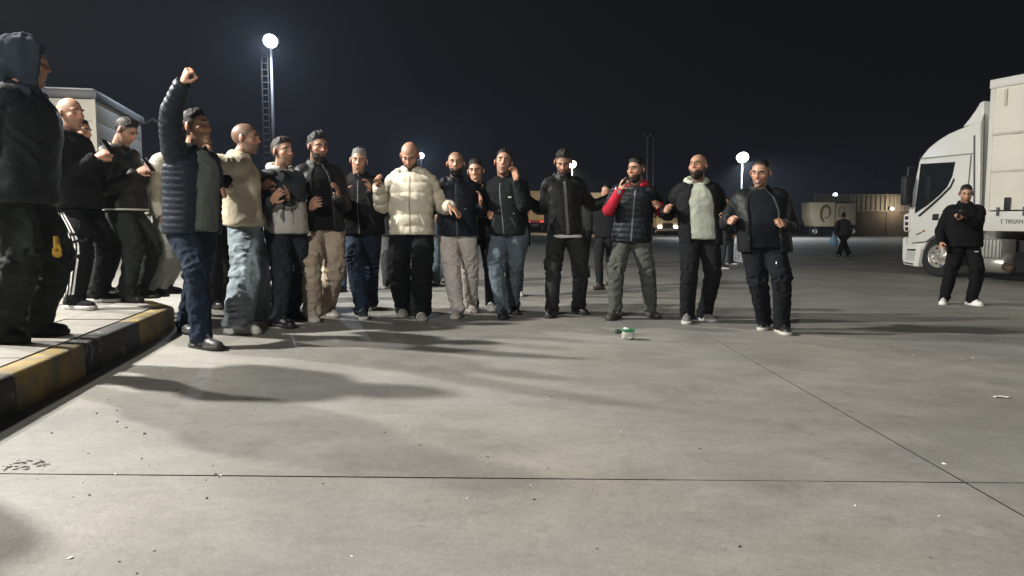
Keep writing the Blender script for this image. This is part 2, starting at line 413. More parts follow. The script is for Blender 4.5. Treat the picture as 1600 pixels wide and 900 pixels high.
PCOUNT = [0]
def person(label, rf, lf, head, yaw, group, hyaw=None, hp=0., hr=0., post=.962, hs=1.07, hdy=0., base_h=0., rhd=None, lhd=None,
           rh=None, lh=None, rpole=None, lpole=None, rcurl=.55, lcurl=.55, rpalm=None, lpalm=None,
           jacket=None, inner=None, pants=None, shoes=None, hair=None, beard=None, skin=1., fine=True, hood=None, belly=0.,
           rfy=None, lfy=None, wide=1., bow=0., smile=False, stubble=0., buzz=0., pshift=0., extra=None, scarf=None):
    seed = PCOUNT[0]*17 + 3; PCOUNT[0] += 1
    hyaw = yaw if hyaw is None else hyaw
    vox = .0056 if fine else .010; gvox = .0105 if fine else .016
    FR = G(rf[0], rf[1], base_h); FL = G(lf[0], lf[1], base_h)
    if len(rf) > 2: FR[2] += rf[2]
    if len(lf) > 2: FL[2] += lf[2]
    base = (FR + FL)/2; g0 = float(gz(base[0])) + base_h; D = base[1]
    top = P(head[0], head[1], D + hdy); Ht = top[2] - g0
    k = Ht/1.75/post
    l, f, u = rot_frame(yaw, 0, 0); f = np.array(f); l = np.array(l); u = np.array(u)
    hl, hf, hu = rot_frame(hyaw, hp, hr)
    HK = k*hs; hc = top - hu*.117*HK; M = np.stack([hl, hf, hu])
    rf_ = np.random.RandomState(seed); HV = HK*np.array([rf_.uniform(.93, 1.06), rf_.uniform(.97, 1.03), rf_.uniform(.97, 1.04)]); skin = skin*rf_.uniform(.86, 1.12)
    toW = lambda p: hc + (np.asarray(p)*HV) @ M
    nb = hc - np.array([0, 0, 1])*.150*HK*(.5 + .5*hu[2]) - f*.030*k - hu*.012*HK - f*bow
    Pv = base*.5 + nb*.5 + l*pshift; Pv = Pv*np.array([1, 1, 0]) + np.array([0, 0, g0 + .523*1.75*k*(post**.5 if post < 1 else 1)]) - f*.01
    sd = nrm(nb - Pv); SL = np.linalg.norm(nb - Pv)
    spine = lambda t: Pv + (nb - Pv)*t
    root = thing('person', label, 'person', tuple(base*np.array([1, 1, 0]) + np.array([0, 0, g0])), GROUPS[group]); org = np.array(root.location)
    SH = {1: nb - sd*.072*k + l*.170*k*wide, -1: nb - sd*.072*k - l*.170*k*wide}
    HP = {1: Pv + l*.090*k, -1: Pv - l*.090*k}
    foot = {1: FL, -1: FR}; fy = {1: lfy, -1: rfy}; ank = {}; knee = {}; toe = {}
    for s in (1, -1):
        a = fy[s] if fy[s] is not None else yaw + s*9
        td = np.array([math.sin(R(a)), -math.cos(R(a)), 0]); toe[s] = td
        ank[s] = foot[s] - td*.045*k + np.array([0, 0, .09*k])
        knee[s], e = ik(HP[s], ank[s], .435*k, .425*k, f + l*s*.22)
    arm = {}
    for s, h, pole in ((1, lh, lpole), (-1, rh, rpole)):
        if h is None: tgt = SH[s] - u*.60*k + l*s*.10*k + f*.10*k
        else: tgt = P(h[0], h[1], D + h[2])
        pv = (-u*1. + l*s*.38 - f*.35) if pole is None else pole[0]*l*s + pole[1]*f + pole[2]*u
        if h is not None and tgt[2] > SH[s][2]: SH[s] = SH[s] + u*.03*k
        e, t = ik(SH[s], tgt, .295*k, .345*k, pv)
        w = e + nrm(t - e)*.262*k
        arm[s] = (SH[s], e, w)
    # ---------------- body: one continuous surface
    b = MB(); grid, gr = (GRID, GR) if fine else (GRID_S, GR_S)
    b.loft([toW(g*r[:, None]) for g, r in zip(grid, gr)])
    for s in (1, -1):
        c = toW((s*.081, -.010, -.004)); ca, sa = math.cos(.35*s), math.sin(.35*s)
        Me = np.stack([hl*ca - hf*sa*.9, hf*ca + hl*sa, hu])
        b.ell(c, np.array([.0105, .0195, .032])*HK, Me, 12, 8)
    b.tube([nb - sd*.05*k, nb + sd*.02*k, hc - hu*.07*HK - hf*.012*HK, hc - hf*.01*HK], np.array([.075, .062, .057, .055])*k, 16)
    ring = []
    for t, w_, d_ in ((-.08, .10, .075), (.1, .115, .08), (.4, .12, .085), (.7, .15, .09), (.88, .15, .075), (.97, .09, .06), (1.03, .055, .055)):
        x, y = sup(18, w_*k, d_*k); ring.append(spine(t) + x[:, None]*l + y[:, None]*f)
    b.loft(ring)
    for s in (1, -1):
        S_, E_, W_ = arm[s]
        b.tube(spl([S_ - l*s*.06*k, S_, E_, W_], 3), np.interp(np.linspace(0, 3, 10), [0, 1, 2, 3], [.05, .05, .037, .026])*k, 12)
        b.tube(spl([HP[s] + u*.03, HP[s] - u*.05*k, knee[s], ank[s]], 3), np.interp(np.linspace(0, 3, 10), [0, 1, 2, 3], [.06, .066, .047, .033])*k, 12)
        b.tube([ank[s], ank[s] + toe[s]*.06*k - u*.045*k, ank[s] + toe[s]*.15*k - u*.062*k], np.array([.033, .028, .02])*k, 10)
        hd = nrm(W_ - E_); ho_ = lhd if s == 1 else rhd
        if ho_ is not None: hd = nrm(.5*hd + ho_[0]*l*s + ho_[1]*f + ho_[2]*u)
        pal = (lpalm if s == 1 else rpalm)
        pn = (-l*s*.8 - u*.35 + f*.2) if pal is None else pal[0]*l + pal[1]*f + pal[2]*u
        th = f*.8 + u*.6
        hand_mesh(b, W_, hd, pn, th, k, lcurl if s == 1 else rcurl)
    ev, V, E = remesh(b, vox, 1)
    lp = ((V - hc) @ M.T)/HV
    hd_m = (np.linalg.norm(lp, axis=1) < .19) & (lp[:, 2] > -.16)
    C = np.tile(np.array(SKIN)*skin, (len(V), 1)); C *= (1 + .10*noise3(V*35, seed))[:, None]
    red = np.exp(-(((np.abs(lp[:, 0])-.04)/.02)**2 + ((lp[:, 2]+.018)/.022)**2))*(lp[:, 1] > .02) + np.exp(-((lp[:, 0]/.016)**2 + ((lp[:, 2]+.014)/.016)**2))*(lp[:, 1] > .07) + (np.abs(lp[:, 0]) > .074)*.8
    red = np.where(hd_m, np.clip(red, 0, 1), .25)[:, None]
    C = C*(1 - red) + C*np.array([1.12, .84, .80])*red
    eye = np.exp(-(((np.abs(lp[:, 0])-.031)/.015)**2 + ((lp[:, 2]-.010)/.010)**2))*((lp[:, 1] > .05) & hd_m)
    C *= (1 - .35*np.clip(eye, 0, 1))[:, None]
    lips = (((lp[:, 0]/.021)**2 + ((lp[:, 2]+.0585)/.009)**2) < 1) & (lp[:, 1] > .06) & hd_m
    C[lips] = C[lips]*np.array([.85, .58, .58])
    mouth = (np.abs(lp[:, 2]+.0585) < .0025) & (np.abs(lp[:, 0]) < .02) & (lp[:, 1] > .06) & hd_m
    C[mouth] *= .4
    dark = np.array((.034, .028, .025)) if not (hair and max(hair[1]) > .1) else np.array((.11, .10, .095))
    if beard: stubble = max(stubble, .7)
    if hair: buzz = max(buzz, .8)
    if stubble: 
        mk = (beard_mask(lp)*hd_m*stubble)[:, None]; C = C*(1-mk) + dark*mk
    if buzz:
        mk = (fade_mask(lp, hair[2] if hair and len(hair) > 2 else 'full')*hd_m*buzz)[:, None]; C = C*(1-mk) + dark*mk
    set_co(ev, V - org); set_col(ev, C); ev.name = 'body'
    skin_m = mat('skin', (1, 1, 1), .5, var=.06, scale=40, bump=.15, bscale=260, attr=True, dist=.003)
    link('body', ev, skin_m, root)
    # ---------------- hair, beard, eyes
    def cap(name, mk_fn, th_fn, colr, rough=.6):
        gg, rr = (GRID_H, GR_H) if fine else (GRID_S, GR_S); rings = []
        for g, r_ in zip(gg, rr):
            p = g*r_[:, None]; mk = mk_fn(p); th = th_fn(p)
            rings.append(toW(g*(r_ - .014 + mk*(th + .014))[:, None]))
        m_ = MB().loft(rings); me = to_mesh(name, m_.verts() - org, m_.f); fix_normals(me)
        return link(name, me, mat('hair', colr, rough, var=.5, scale=120, bump=.25, bscale=200, stretch=(1, .4, .5), dist=.004, spec=.25), root)
    if hair:
        style, colr = hair[0], hair[1]; kind = hair[2] if len(hair) > 2 else 'full'
        base_t, top_t = {'short': (-.002, .008), 'crop': (-.002, .016), 'swept': (-.002, .027)}[style]
        def th(p):
            up_ = p[:, 2] - np.interp(p[:, 1], HL_Y, HAIRLINE[kind])
            side = sstep(np.abs(p[:, 0]), .074, .050)
            t = base_t + top_t*sstep(up_, .0, .050)*(.18 + .82*side)*(.55 + .75*sstep(p[:, 1], -.06, .07))
            cl = noise3(np.stack([p[:, 0]*130 + 4*noise3(p*20, seed+6), p[:, 1]*38, p[:, 2]*50], 1), seed)
            tuft = noise3(np.stack([p[:, 0]*75, p[:, 1]*45, p[:, 2]*45], 1), seed+8)
            return t*(1 + .42*cl + .38*tuft) + .0016*noise3(p*240, seed+1)*sstep(up_, 0, .03)
        cap('hair', lambda p: hair_mask(p, kind), th, colr)
    if beard:
        colr, thick = beard
        cap('beard', lambda p: beard_mask(p)*sstep(noise3(p*150, seed+3), -.95, -.2), lambda p: thick*.75*(.02 + 1.15*sstep(-p[:, 2], .040, .110))*(1 + .35*noise3(p*120, seed+2)), colr, .75); stubble = max(stubble, .75)
    if fine and hood is None:
        bc = hair[1] if hair else (.03, .025, .02)
        if hair and max(bc) > .1: bc = (.08, .075, .07)
        for s in (1, -1):
            e = MB().ell(toW((s*.031, .0695, .0105)), np.array([.0130, .0112, .0058])*HK, M, 12, 8)
            me = to_mesh('eye', e.verts() - org, e.f); vv = ((e.verts() - hc) @ M.T)/HV
            ir = ((vv[:, 0]-s*.031)**2 + (vv[:, 2]-.0105)**2) < .006**2
            ccol = np.where(ir[:, None], np.array([.012, .008, .006]), np.array([.42, .36, .33])); 
            link('eye', me, mat('eye', (1, 1, 1), .2, var=.0, attr=True), root); set_col(me, ccol)
            rows = []
            pts = np.stack([np.linspace(.012, .050, 7)*s, np.full(7, .08), .0285 + .006*np.sin(np.linspace(0, 1, 7)*2.4)], 1)
            V_ = []; 
            for dz in (-.0035, .0035):
                q = pts + np.array([0, 0, dz]); dn = q/np.linalg.norm(q, axis=1)[:, None]
                for off in (.0005, .004): V_.append(toW(dn*(head_R(dn) + off)[:, None]))
            mbb = MB(); rr = [np.stack([V_[0][i], V_[1][i], V_[3][i], V_[2][i]]) for i in range(7)]; mbb.loft(rr)
            me = to_mesh('eyebrow', mbb.verts() - org, mbb.f); fix_normals(me); link('eyebrow', me, mat('hair', bc, .6, var=.5, scale=140, bump=.3, bscale=260, stretch=(1, 1, .35), dist=.004, spec=.22), root)
        if smile:
            e = MB().ell(toW((0, .089, -.058)), np.array([.017, .010, .0055])*HK, M, 12, 8)
            link('teeth', to_mesh('teeth', e.verts() - org, e.f), mat('teeth', (.62, .58, .5), .3, var=.02), root)
    if hood:
        mbh = MB()
        rings = []
        for g, r_ in zip(GRID, GR):
            p = g*r_[:, None]; mk = 1 - sstep(p[:, 1], .045, .065)*sstep(.075 - p[:, 2], 0, .02)
            rings.append(toW(g*(np.where(mk > 0, 1, 1)*(r_*(1.0 - .25*(1-mk)) + .028*mk + .012*mk*sstep(p[:, 2], .02, .09)*sstep(-p[:, 1], -.03, .1)))[:, None]))
        mbh.loft(rings)
        arc = np.linspace(R(40), R(320), 20)
        mbh.tube([nb + sd*.03*k + (f*math.cos(a)*.095 + l*math.sin(a)*.105 - sd*.02*(1+math.cos(a)))*k for a in arc], .035*k, 10, (1, 1.2))
        for a_, b_, r_ in (((-.02, -.06, .115), (-.03, -.135, .03), .040), ((.0, .035, .135), (.0, -.06, .140), .026), ((.05, .03, .10), (.06, -.05, -.03), .028), ((-.05, .03, .10), (-.06, -.05, -.03), .028), ((.0, -.10, .02), (.0, -.11, -.10), .045)):
            mbh.tube(spl([toW(a_), toW((np.array(a_) + b_)/2*np.array([1, 1.06, 1.03])), toW(b_)], 4), np.full(9, r_*HK), 10)
        garment('hood', mbh, [(nb, hc + hu*.1*HK, .12)], hood, root, org, gvox, .013, seed=seed+30, freq=34)
    # ---------------- upper clothing
    def top_rings(hem, w0, d0, bulk, gap=None, n=30, topt=1.02, grow=0.):
        prof = [(hem, .203, .142), (hem + .06, .207, .146), (.16, .200, .146 + .5*belly), (.38, .197, .147 + belly), (.60, .205, .150 + .4*belly), (.76, .208, .142), (.87, .182, .121), (.945, .128, .098), (topt, .088, .080)]
        rings = []
        for t, w_, d_ in prof:
            w_ = (w_*wide*bulk + grow)*k*w0; d_ = (d_*bulk + grow)*k*d0; c = spine(t) + f*(.35*belly*k if .1 < t < .7 else 0)
            if gap is None:
                x, y = sup(n, w_, d_); rings.append(c + x[:, None]*l + y[:, None]*f)
            else:
                g_ = gap*(1 if t < .75 else .8)
                a = np.linspace(g_, 2*np.pi - g_, n)
                e = 2/2.4
                def pt(s_):
                    cx, sx = np.cos(a), np.sin(a)
                    return c + (np.sign(sx)*np.abs(sx)**e*(w_ - s_))[:, None]*l + (np.sign(cx)*np.abs(cx)**e*(d_ - s_))[:, None]*f
                rings.append(np.concatenate([pt(0), pt(.030*k)[::-1]]))
        return rings
    def sleeves(mb, frac, rad, cuff=1.):
        for s in (1, -1):
            S_, E_, W_ = arm[s]
            pts = spl([S_ - l*s*.075*k - u*.01*k, S_ + (E_-S_)*.04, E_, W_ + nrm(W_-E_)*.008*k], 6)
            rr = np.interp(np.linspace(0, 3, len(pts)), [0, 1, 1.6, 2, 2.5, 3], np.array([.088, .084, .074, .068, .060, .050*cuff])*rad)*k
            m_ = max(3, int(round(len(pts)*(1/3 + 2/3*frac)))) if frac < 1 else len(pts)
            mb.tube(pts[:m_], rr[:m_], 14)
    segs = [(spine(-.25), spine(1.05), .20*k)]
    for s in (1, -1):
        S_, E_, W_ = arm[s]; segs += [(S_ + (E_-S_)*.22, E_, .078*k), (E_, W_, .062*k)]
    J = dict(col=(.02, .02, .022), kind='cotton', hem=-.16, bulk=1., open=None, puff=None, sleeve=1., collar=.038, folds=.0065, colfn=None, srad=1., name='jacket', hoodback=None, zip=None)
    J.update(jacket or {})
    if inner:
        I_ = dict(col=(.3, .3, .3), kind='cotton', hem=J['hem'] + .03, sleeve=False, name='shirt', hoodback=False, collar=.0)
        I_.update(inner)
        mi = MB(); mi.loft(top_rings(I_['hem'], 1, 1, J['bulk']*.93, None, topt=1.03))
        if I_['sleeve']: sleeves(mi, 1., .93)
        if I_['hoodback']:
            arc = np.linspace(R(30), R(330), 24)
            mi.tube([nb + sd*(.015 + .030*(1-math.cos(a))/2)*k + (f*math.cos(a)*.088 + l*math.sin(a)*.098)*k for a in arc], [(.020 + .028*(1-math.cos(a))/2)*k for a in arc], 12)
        elif I_['collar']:
            arc = np.linspace(0, 2*np.pi, 24)
            mi.tube([nb + sd*.015*k + (f*math.cos(a)*.068 + l*math.sin(a)*.072 - sd*.012*math.cos(a))*k for a in arc], .014*k, 8)
        garment(I_['name'], mi, segs, cloth(I_['col'], I_['kind']), root, org, gvox, .005, seed=seed+11)
    mj = MB(); mj.loft(top_rings(J['hem'], 1, 1, J['bulk'], J['open']), cshape=J['open'] is not None)
    if J['sleeve']: sleeves(mj, J['sleeve'], J['bulk']**.6*J['srad'])
    else:
        pass
    if J['collar']:
        g_ = J['open']*.8 if J['open'] else .18
        arc = np.linspace(g_, 2*np.pi - g_, 26); ch = J['collar']
        mj.tube([nb + sd*(.012 + .018*(1-math.cos(a))/2)*k + (f*math.cos(a)*.082 + l*math.sin(a)*.086 - sd*.014*math.cos(a))*k for a in arc], ch*k, 10, (1, .38), up=sd)
    if J['hoodback']:
        arc = np.linspace(R(55), R(305), 22)
        mj.tube([nb - sd*.0*k + (f*math.cos(a)*.11 + l*math.sin(a)*.125)*k for a in arc], [(.026 + .034*(1-math.cos(a))/2)*k for a in arc], 12)
    jm = cloth(J['col'], J['kind']) if J['colfn'] is None else mat('two_tone', (1, 1, 1), .8, var=.12, scale=8, bump=.4, bscale=150, attr=True)
    cf = None
    if J['colfn'] is not None:
        cf = lambda V_, T_, I__: J['colfn'](V_, ((V_ - Pv) @ sd)/SL, I__)
    jo = garment(J['name'], mj, segs, jm, root, org, gvox, J['folds'], J['puff'], seed+20, cf)
    jb = None
    if J['zip']:
        jb = bvh_of(jo)
        rows = [(spine(t) + f*.7, -f) for t in np.linspace(J['hem'] + .02, .93, 26)]
        ribbon('zip', jb, org, rows, l, J['zip'][0], mat('zip', J['zip'][1], .4, var=.3, scale=60, bump=.5, bscale=200), jo, .003)
    if J['zip'] or J.get('pockets'):
        jb = jb or bvh_of(jo)
        for s in (1, -1):
            rows = [(spine(.02 + .20*q) + l*s*(.150 - .045*q)*k*wide + f*.7, -f) for q in np.linspace(0, 1, 7)]
            ribbon('pocket', jb, org, rows, l, .013*k, mat('pocket_welt', tuple(np.array(J['col'])*1.9 + .008), .6, var=.2), jo, .0035)
    for (t_, x_, w_, h_) in J.get('marks', ()):
        jb = jb or bvh_of(jo)
        ribbon('badge', jb, org, [(spine(t_ + dt) + l*x_*k + f*.7, -f) for dt in np.linspace(0, h_, 3)], l, w_*k, cloth((.5, .5, .5)), jo, .005)
    if J.get('band'):
        jb = jb or bvh_of(jo)
        c0 = spine(J['hem'] + .035); n_ = 40
        rows = [(c0 + (f*math.cos(a) + l*math.sin(a))*.7, -(f*math.cos(a) + l*math.sin(a))) for a in np.linspace(0, 2*np.pi, n_, endpoint=False)]
        ribbon('hem_trim', jb, org, rows, sd, .016, cloth(J['band']), jo, .004, closed=True)
    # ---------------- trousers
    T_ = dict(col=(.02, .02, .022), kind='cotton', r=(.104, .080, .064), name='trousers', folds=.0075, hemlift=.0, stripes=False); T_.update(pants or {})
    mt = MB(); rings = []
    for t, w_, d_ in ((.16, .165, .118), (.06, .178, .130), (-.06, .182, .136), (-.14, .172, .130), (-.20, .120, .10)):
        x, y = sup(26, w_*k*wide**.5, d_*k + .3*belly*k); c = Pv + u*t*SL*.9; rings.append(c + x[:, None]*l + y[:, None]*f)
    mt.loft(rings)
    tsegs = [(Pv + u*.1, Pv - u*.08, .17*k)]; legp = {}
    for s in (1, -1):
        a_ = ank[s] - u*(.045 - T_['hemlift'])*k + toe[s]*.0
        pts = spl([HP[s] + u*.02, HP[s] - u*.10*k + l*s*.004, knee[s], a_], 6); n_ = len(pts); legp[s] = pts
        r0, r1, r2 = T_['r']
        rr = np.interp(np.linspace(0, 3, n_), [0, 1, 1.5, 2, 2.5, 3], [r0*.95, r0, (r0+r1)/2*1.02, r1, (r1+r2)/2*1.06, r2])*k
        mt.tube(pts, rr, 16)
        tsegs += [(HP[s], knee[s], .09*k), (knee[s], a_, .07*k)]
    to = garment(T_['name'], mt, tsegs, cloth(T_['col'], T_['kind']), root, org, gvox, T_['folds'], None, seed+40, freq=22)
    if T_['stripes']:
        tb = bvh_of(to)
        for s in (-1, 1):
            for q in (-.028, 0, .028):
                rows = [(p + l*s*.5 + f*q*k, -l*s) for p in legp[s][7:]]
                ribbon('stripe', tb, org, rows, f, .013*k, cloth((.62, .62, .6)), to, .004)
    for (dz, x_, w_, h_) in T_.get('marks', ()):
        tb = bvh_of(to)
        ribbon('badge', tb, org, [(Pv - u*(dz + dt) + l*x_*k + f*.7, -f) for dt in np.linspace(0, h_, 3)], l, w_*k, cloth((.6, .6, .6)), to, .005)
    S_ = dict(col=(.02, .02, .02), sole=(.02, .02, .02), kind='leather', high=False); S_.update(shoes or {})
    for s in (1, -1):
        shoe(root, org, ank[s] - np.array([0, 0, .09*k]), toe[s], k, S_['col'], S_['sole'], S_['kind'], S_['high'])
    return dict(root=root, org=org, k=k, arm=arm, l=l, f=f, u=u, hc=hc, M=M, HK=HK, jo=jo, spine=spine, to=to, legp=legp, nb=nb, sd=sd, D=D)

# ================================================================== the yard
# concrete
def concrete_mat():
    m, n, l, b = new_mat('concrete')
    geo = n.new('ShaderNodeNewGeometry')
    def noise(sc, det=6, rough=.6, st=None):
        src = geo.outputs['Position']
        if st:
            mp = n.new('ShaderNodeMapping'); mp.inputs['Scale'].default_value = st; l.new(src, mp.inputs[0]); src = mp.outputs[0]
        z = n.new('ShaderNodeTexNoise'); z.inputs['Scale'].default_value = sc; z.inputs['Detail'].default_value = det; z.inputs['Roughness'].default_value = rough
        l.new(src, z.inputs['Vector']); return z.outputs['Fac']
    def rng_(x, a, b_, c, d):
        q = n.new('ShaderNodeMapRange'); q.inputs[1].default_value = a; q.inputs[2].default_value = b_; q.inputs[3].default_value = c; q.inputs[4].default_value = d
        l.new(x, q.inputs[0]); return q.outputs[0]
    def mul(a, b_):
        q = n.new('ShaderNodeMath'); q.operation = 'MULTIPLY'; l.new(a, q.inputs[0]); l.new(b_, q.inputs[1]); return q.outputs[0]
    big = rng_(noise(.42, 4), .3, .7, .76, 1.16)
    mid = rng_(noise(1.6, 7, .66, (1, 1.6, 1)), .3, .72, .80, 1.14)
    stain = rng_(noise(1.9, 6, .7), .55, .74, 1.0, .70)
    spot = rng_(noise(7, 5, .65), .62, .76, 1.0, .70)
    fine = mul(rng_(noise(110, 3), .3, .7, .90, 1.10), rng_(noise(26, 6, .75), .3, .7, .88, 1.12))
    sc = noise(5.0, 8, .75, (.25, 2.2, 1)); scr = rng_(sc, .56, .78, 1.0, .78)
    f = mul(mul(mul(big, mid), mul(stain, spot)), mul(fine, scr))
    warm = n.new('ShaderNodeMix'); warm.data_type = 'RGBA'
    warm.inputs['A'].default_value = (.256, .249, .232, 1); warm.inputs['B'].default_value = (.266, .248, .216, 1)
    l.new(rng_(noise(.5, 3), .45, .7, 0, 1), warm.inputs['Factor'])
    mx = n.new('ShaderNodeVectorMath'); mx.operation = 'SCALE'; l.new(warm.outputs['Result'], mx.inputs[0]); l.new(f, mx.inputs['Scale'])
    l.new(mx.outputs[0], b.inputs['Base Color'])
    l.new(rng_(noise(3, 5), .3, .7, .55, .80), b.inputs['Roughness'])
    bp = n.new('ShaderNodeBump'); bp.inputs['Strength'].default_value = .35; bp.inputs['Distance'].default_value = .006
    l.new(noise(55, 8, .7), bp.inputs['Height']); l.new(bp.outputs[0], b.inputs['Normal'])
    return m
CONC = concrete_mat()
def sheet(name, xs, ys, dz, m, kind='structure'):
    mb = MB(); V = [(x, y, float(gz(x)) + dz) for y in ys for x in xs]; nx = len(xs)
    F = [(j*nx+i, j*nx+i+1, (j+1)*nx+i+1, (j+1)*nx+i) for j in range(len(ys)-1) for i in range(nx-1)]
    mb.add(V, F); o = obj(name, mb, m, kind=kind, fix=False); return o
ground = sheet('ground', [-600, -10.14, 13.86, 600], [-40, 45, 900], -.03, mat('subbase', (.05, .048, .045), .9, var=.2, scale=20))
# concrete slabs, a joint of a finger's width between them
XJ = [-40.14] + [-10.14 + 6*i for i in range(5)] + [43.86]
def yj(x, k): return 2.875 + .05*x + 7*k
for k in range(-3, 10):
    for i in range(len(XJ)-1):
        jw = .005 if k <= 0 else .0015; x0, x1 = XJ[i] + jw, XJ[i+1] - jw
        if k > 5 and (i in (0, 5)) is False and False: continue
        mb = MB(); N = 9; V = []; 
        rs = np.random.RandomState(100*i + k + 7)
        w = lambda: rs.uniform(-.0035, .0035)
        for y_, sgn in ((k, 1), (k+1, -1)):
            sh = .0046 if (k == 0 and sgn < 0) else 0
            for x in np.linspace(x0 - sh, x1 + sh, N): V.append((x, yj(x, y_) + sgn*.005 + w(), float(gz(x))))
        nV = len(V)
        V = V + [(x, y, z - .028) for x, y, z in V]
        F = [(j, j+1, N+j+1, N+j) for j in range(N-1)] + [(nV+j+1, nV+j, j, j+1)[::-1] for j in range(N-1)] + [(N+j, N+j+1, nV+N+j+1, nV+N+j)[::-1] for j in range(N-1)] + [(0, N, nV+N, nV), (N-1, 2*N-1, nV+2*N-1, nV+N-1)[::-1]]
        mb.add(V, F); so_ = obj('concrete_slab', mb, CONC, ground, fix=False); so_.data.materials.append(mat('joint_dirt', (.02, .018, .016), .95))
        so_.data.polygons.foreach_set('material_index', [0]*(N-1) + [1]*(len(F)-N+1))
far_y = yj(0, 10) + 3.2
sheet('far_yard', [-600, -40.2, -10.14, 13.86, 44, 600], [far_y - 5, 300, 900], -.004, mat('asphalt', (.075, .07, .066), .85, var=.25, scale=.6, bump=.3, bscale=40))

# ---- lamps on masts
def floodlight(px, py, Y, label, col, power, lens=.30, ladder=False, aim=(0, -.75, -.66), arms=1, group='floodlight masts of the yard', pos=None, strength=14, rad=.25, gz_=None, laim=None):
    t = P(px, py, Y) if pos is None else np.array(pos, float)
    g0 = float(gz(t[0])); root = thing('floodlight_mast', label, 'floodlight', (t[0], t[1], g0), group); o = np.array(root.location)
    steel = mat('galvanised_steel', (.07, .07, .075), .6, .2, var=.2, scale=3)
    mb = MB(); mb.tube([(t[0], t[1], g0), (t[0], t[1], g0 + .5*(t[2]-g0)), (t[0], t[1], t[2] - .28)], [.105, .08, .055], 12)
    obj('pole', mb, steel, root, o, smooth=True)
    mb = MB().box((t[0], t[1], g0 + .02), (.45, .45, .04)); obj('base_plate', mb, steel, root, o, bevel=.006)
    a = nrm(aim); hx = nrm(np.cross(a, [0, 0, 1])); up = np.cross(hx, a)
    Mx = np.stack([hx, a, up])
    mb = MB(); mb.tube([t + np.array([0, 0, -.30]), t - a*.16 + np.array([0, 0, -.10])], .035, 8)
    mb.box(t - hx*(lens+.05), (.02, .06, .34), Mx).box(t + hx*(lens+.05), (.02, .06, .34), Mx); mb.box(t - a*.12 - up*.16, (2*lens+.14, .05, .03), Mx)
    obj('bracket', mb, steel, root, o)
    ang = np.linspace(0, 2*np.pi, 24, endpoint=False); mb = MB()
    rings = [t + a*y + (np.cos(ang)[:, None]*hx + np.sin(ang)[:, None]*up)*r for y, r in ((-.20, lens*.45), (-.16, lens*.6), (-.02, lens*1.02), (.03, lens*1.08))]
    mb.loft(rings); hs_ = obj('lamp_housing', mb, mat('lamp_grey', (.12, .12, .13), .5, .3), root, o, smooth=True)
    mb = MB(); rings = [t + a*y + (np.cos(ang)[:, None]*hx + np.sin(ang)[:, None]*up)*r for y, r in ((.034, lens*.98), (.34*lens+.03, lens*.93), (.62*lens+.03, lens*.72), (.80*lens+.03, lens*.40), (.86*lens+.03, lens*.1))]
    mb.loft(rings); obj('lamp_lens', mb, emit('lamp_glass', col, strength), hs_, o, smooth=True)
    if ladder:
        mb = MB(); x0, x1 = t[0] - .46, t[0] - .17; 
        for x in (x0, x1): mb.box((x, t[1], (g0 + t[2])/2 - .2), (.05, .05, t[2]-g0-.5))
        ld = obj('ladder', mb, mat('rusty_steel', (.022, .021, .02), .8, .1, var=.3), root, o)
        zs = np.arange(g0 + .5, t[2] - .6, .30); mb = MB().tube([(x0, t[1], zs[0]), (x1, t[1], zs[0])], .022, 6)
        first = obj('rung', mb, mat('rusty_steel', (.022, .021, .02), .8, .1, var=.3), ld, o)
        for z in zs[1:]:
            c = first.copy(); COL.objects.link(c); c.parent = ld; c.location = (0, 0, z - zs[0])
        for z in np.arange(g0 + 1.0, t[2] - .5, 1.6):
            mb = MB().box((t[0] - .1, t[1], z), (.22, .03, .04)); obj('ladder_stay', mb, steel, root, o)
    if power:
        L = bpy.data.lights.new('lamp', 'SPOT'); L.energy = power; L.color = col; L.spot_size = R(168); L.spot_blend = .6; L.shadow_soft_size = rad
        lo = bpy.data.objects.new('lamp', L); COL.objects.link(lo); la = a if laim is None else nrm(laim); lo.location = t + a*(lens*.9 + .25)
        lo.rotation_euler = Vector(la).to_track_quat('-Z', 'Y').to_euler()
    return root
COOL, WARM = (.74, .85, 1.0), (1.0, .80, .52)
KEYC = (1.0, .965, .89)
# the two lamps that light the crowd stand left of the frame, at the edge of the yard
floodlight(0, 0, 0, 'tall floodlight mast at the left edge of the yard lighting the dancers', KEYC, KEY_W, pos=(-8.2, 5.3, 6.4), aim=(.90, .02, -.42), lens=.34, rad=.14)
floodlight(0, 0, 0, 'second floodlight mast at the left edge of the yard beyond the kerb', KEYC, KEY_W*.85, pos=(-10.6, 9.0, 7.4), aim=(.90, -.10, -.42), laim=(.62, .25, -.6), lens=.34, rad=.16)
floodlight(0, 0, 0, 'floodlight mast behind the photographer lighting the faces', KEYC, FILL_W, pos=(-4.5, -8.5, 8.0), aim=(.30, .8, -.46), lens=.34, rad=.35)
floodlight(423, 63, 36, 'tall floodlight mast with a caged ladder behind the man in the cream jacket', COOL, 3000, lens=.34, ladder=True)
floodlight(1160, 245, 70, 'bright white floodlight on a slim pole behind the man with the pale hoodie', (.88, .94, 1), 8000, lens=.56, laim=(.25, -.2, -.95))
floodlight(894, 256, 79, 'warm yellow floodlight glowing behind the man looking down', WARM, 4500, lens=.44, laim=(0, .3, -.95))
floodlight(658, 243, 75, 'small white floodlight beside the head of the man in the cream puffer', COOL, 2500, lens=.30, aim=(.1, -.9, -.4))
floodlight(1305, 305, 92, 'low lamp on a short post above the logo trailer', COOL, 0, lens=.30, aim=(-.3, -.9, -.3), strength=10)

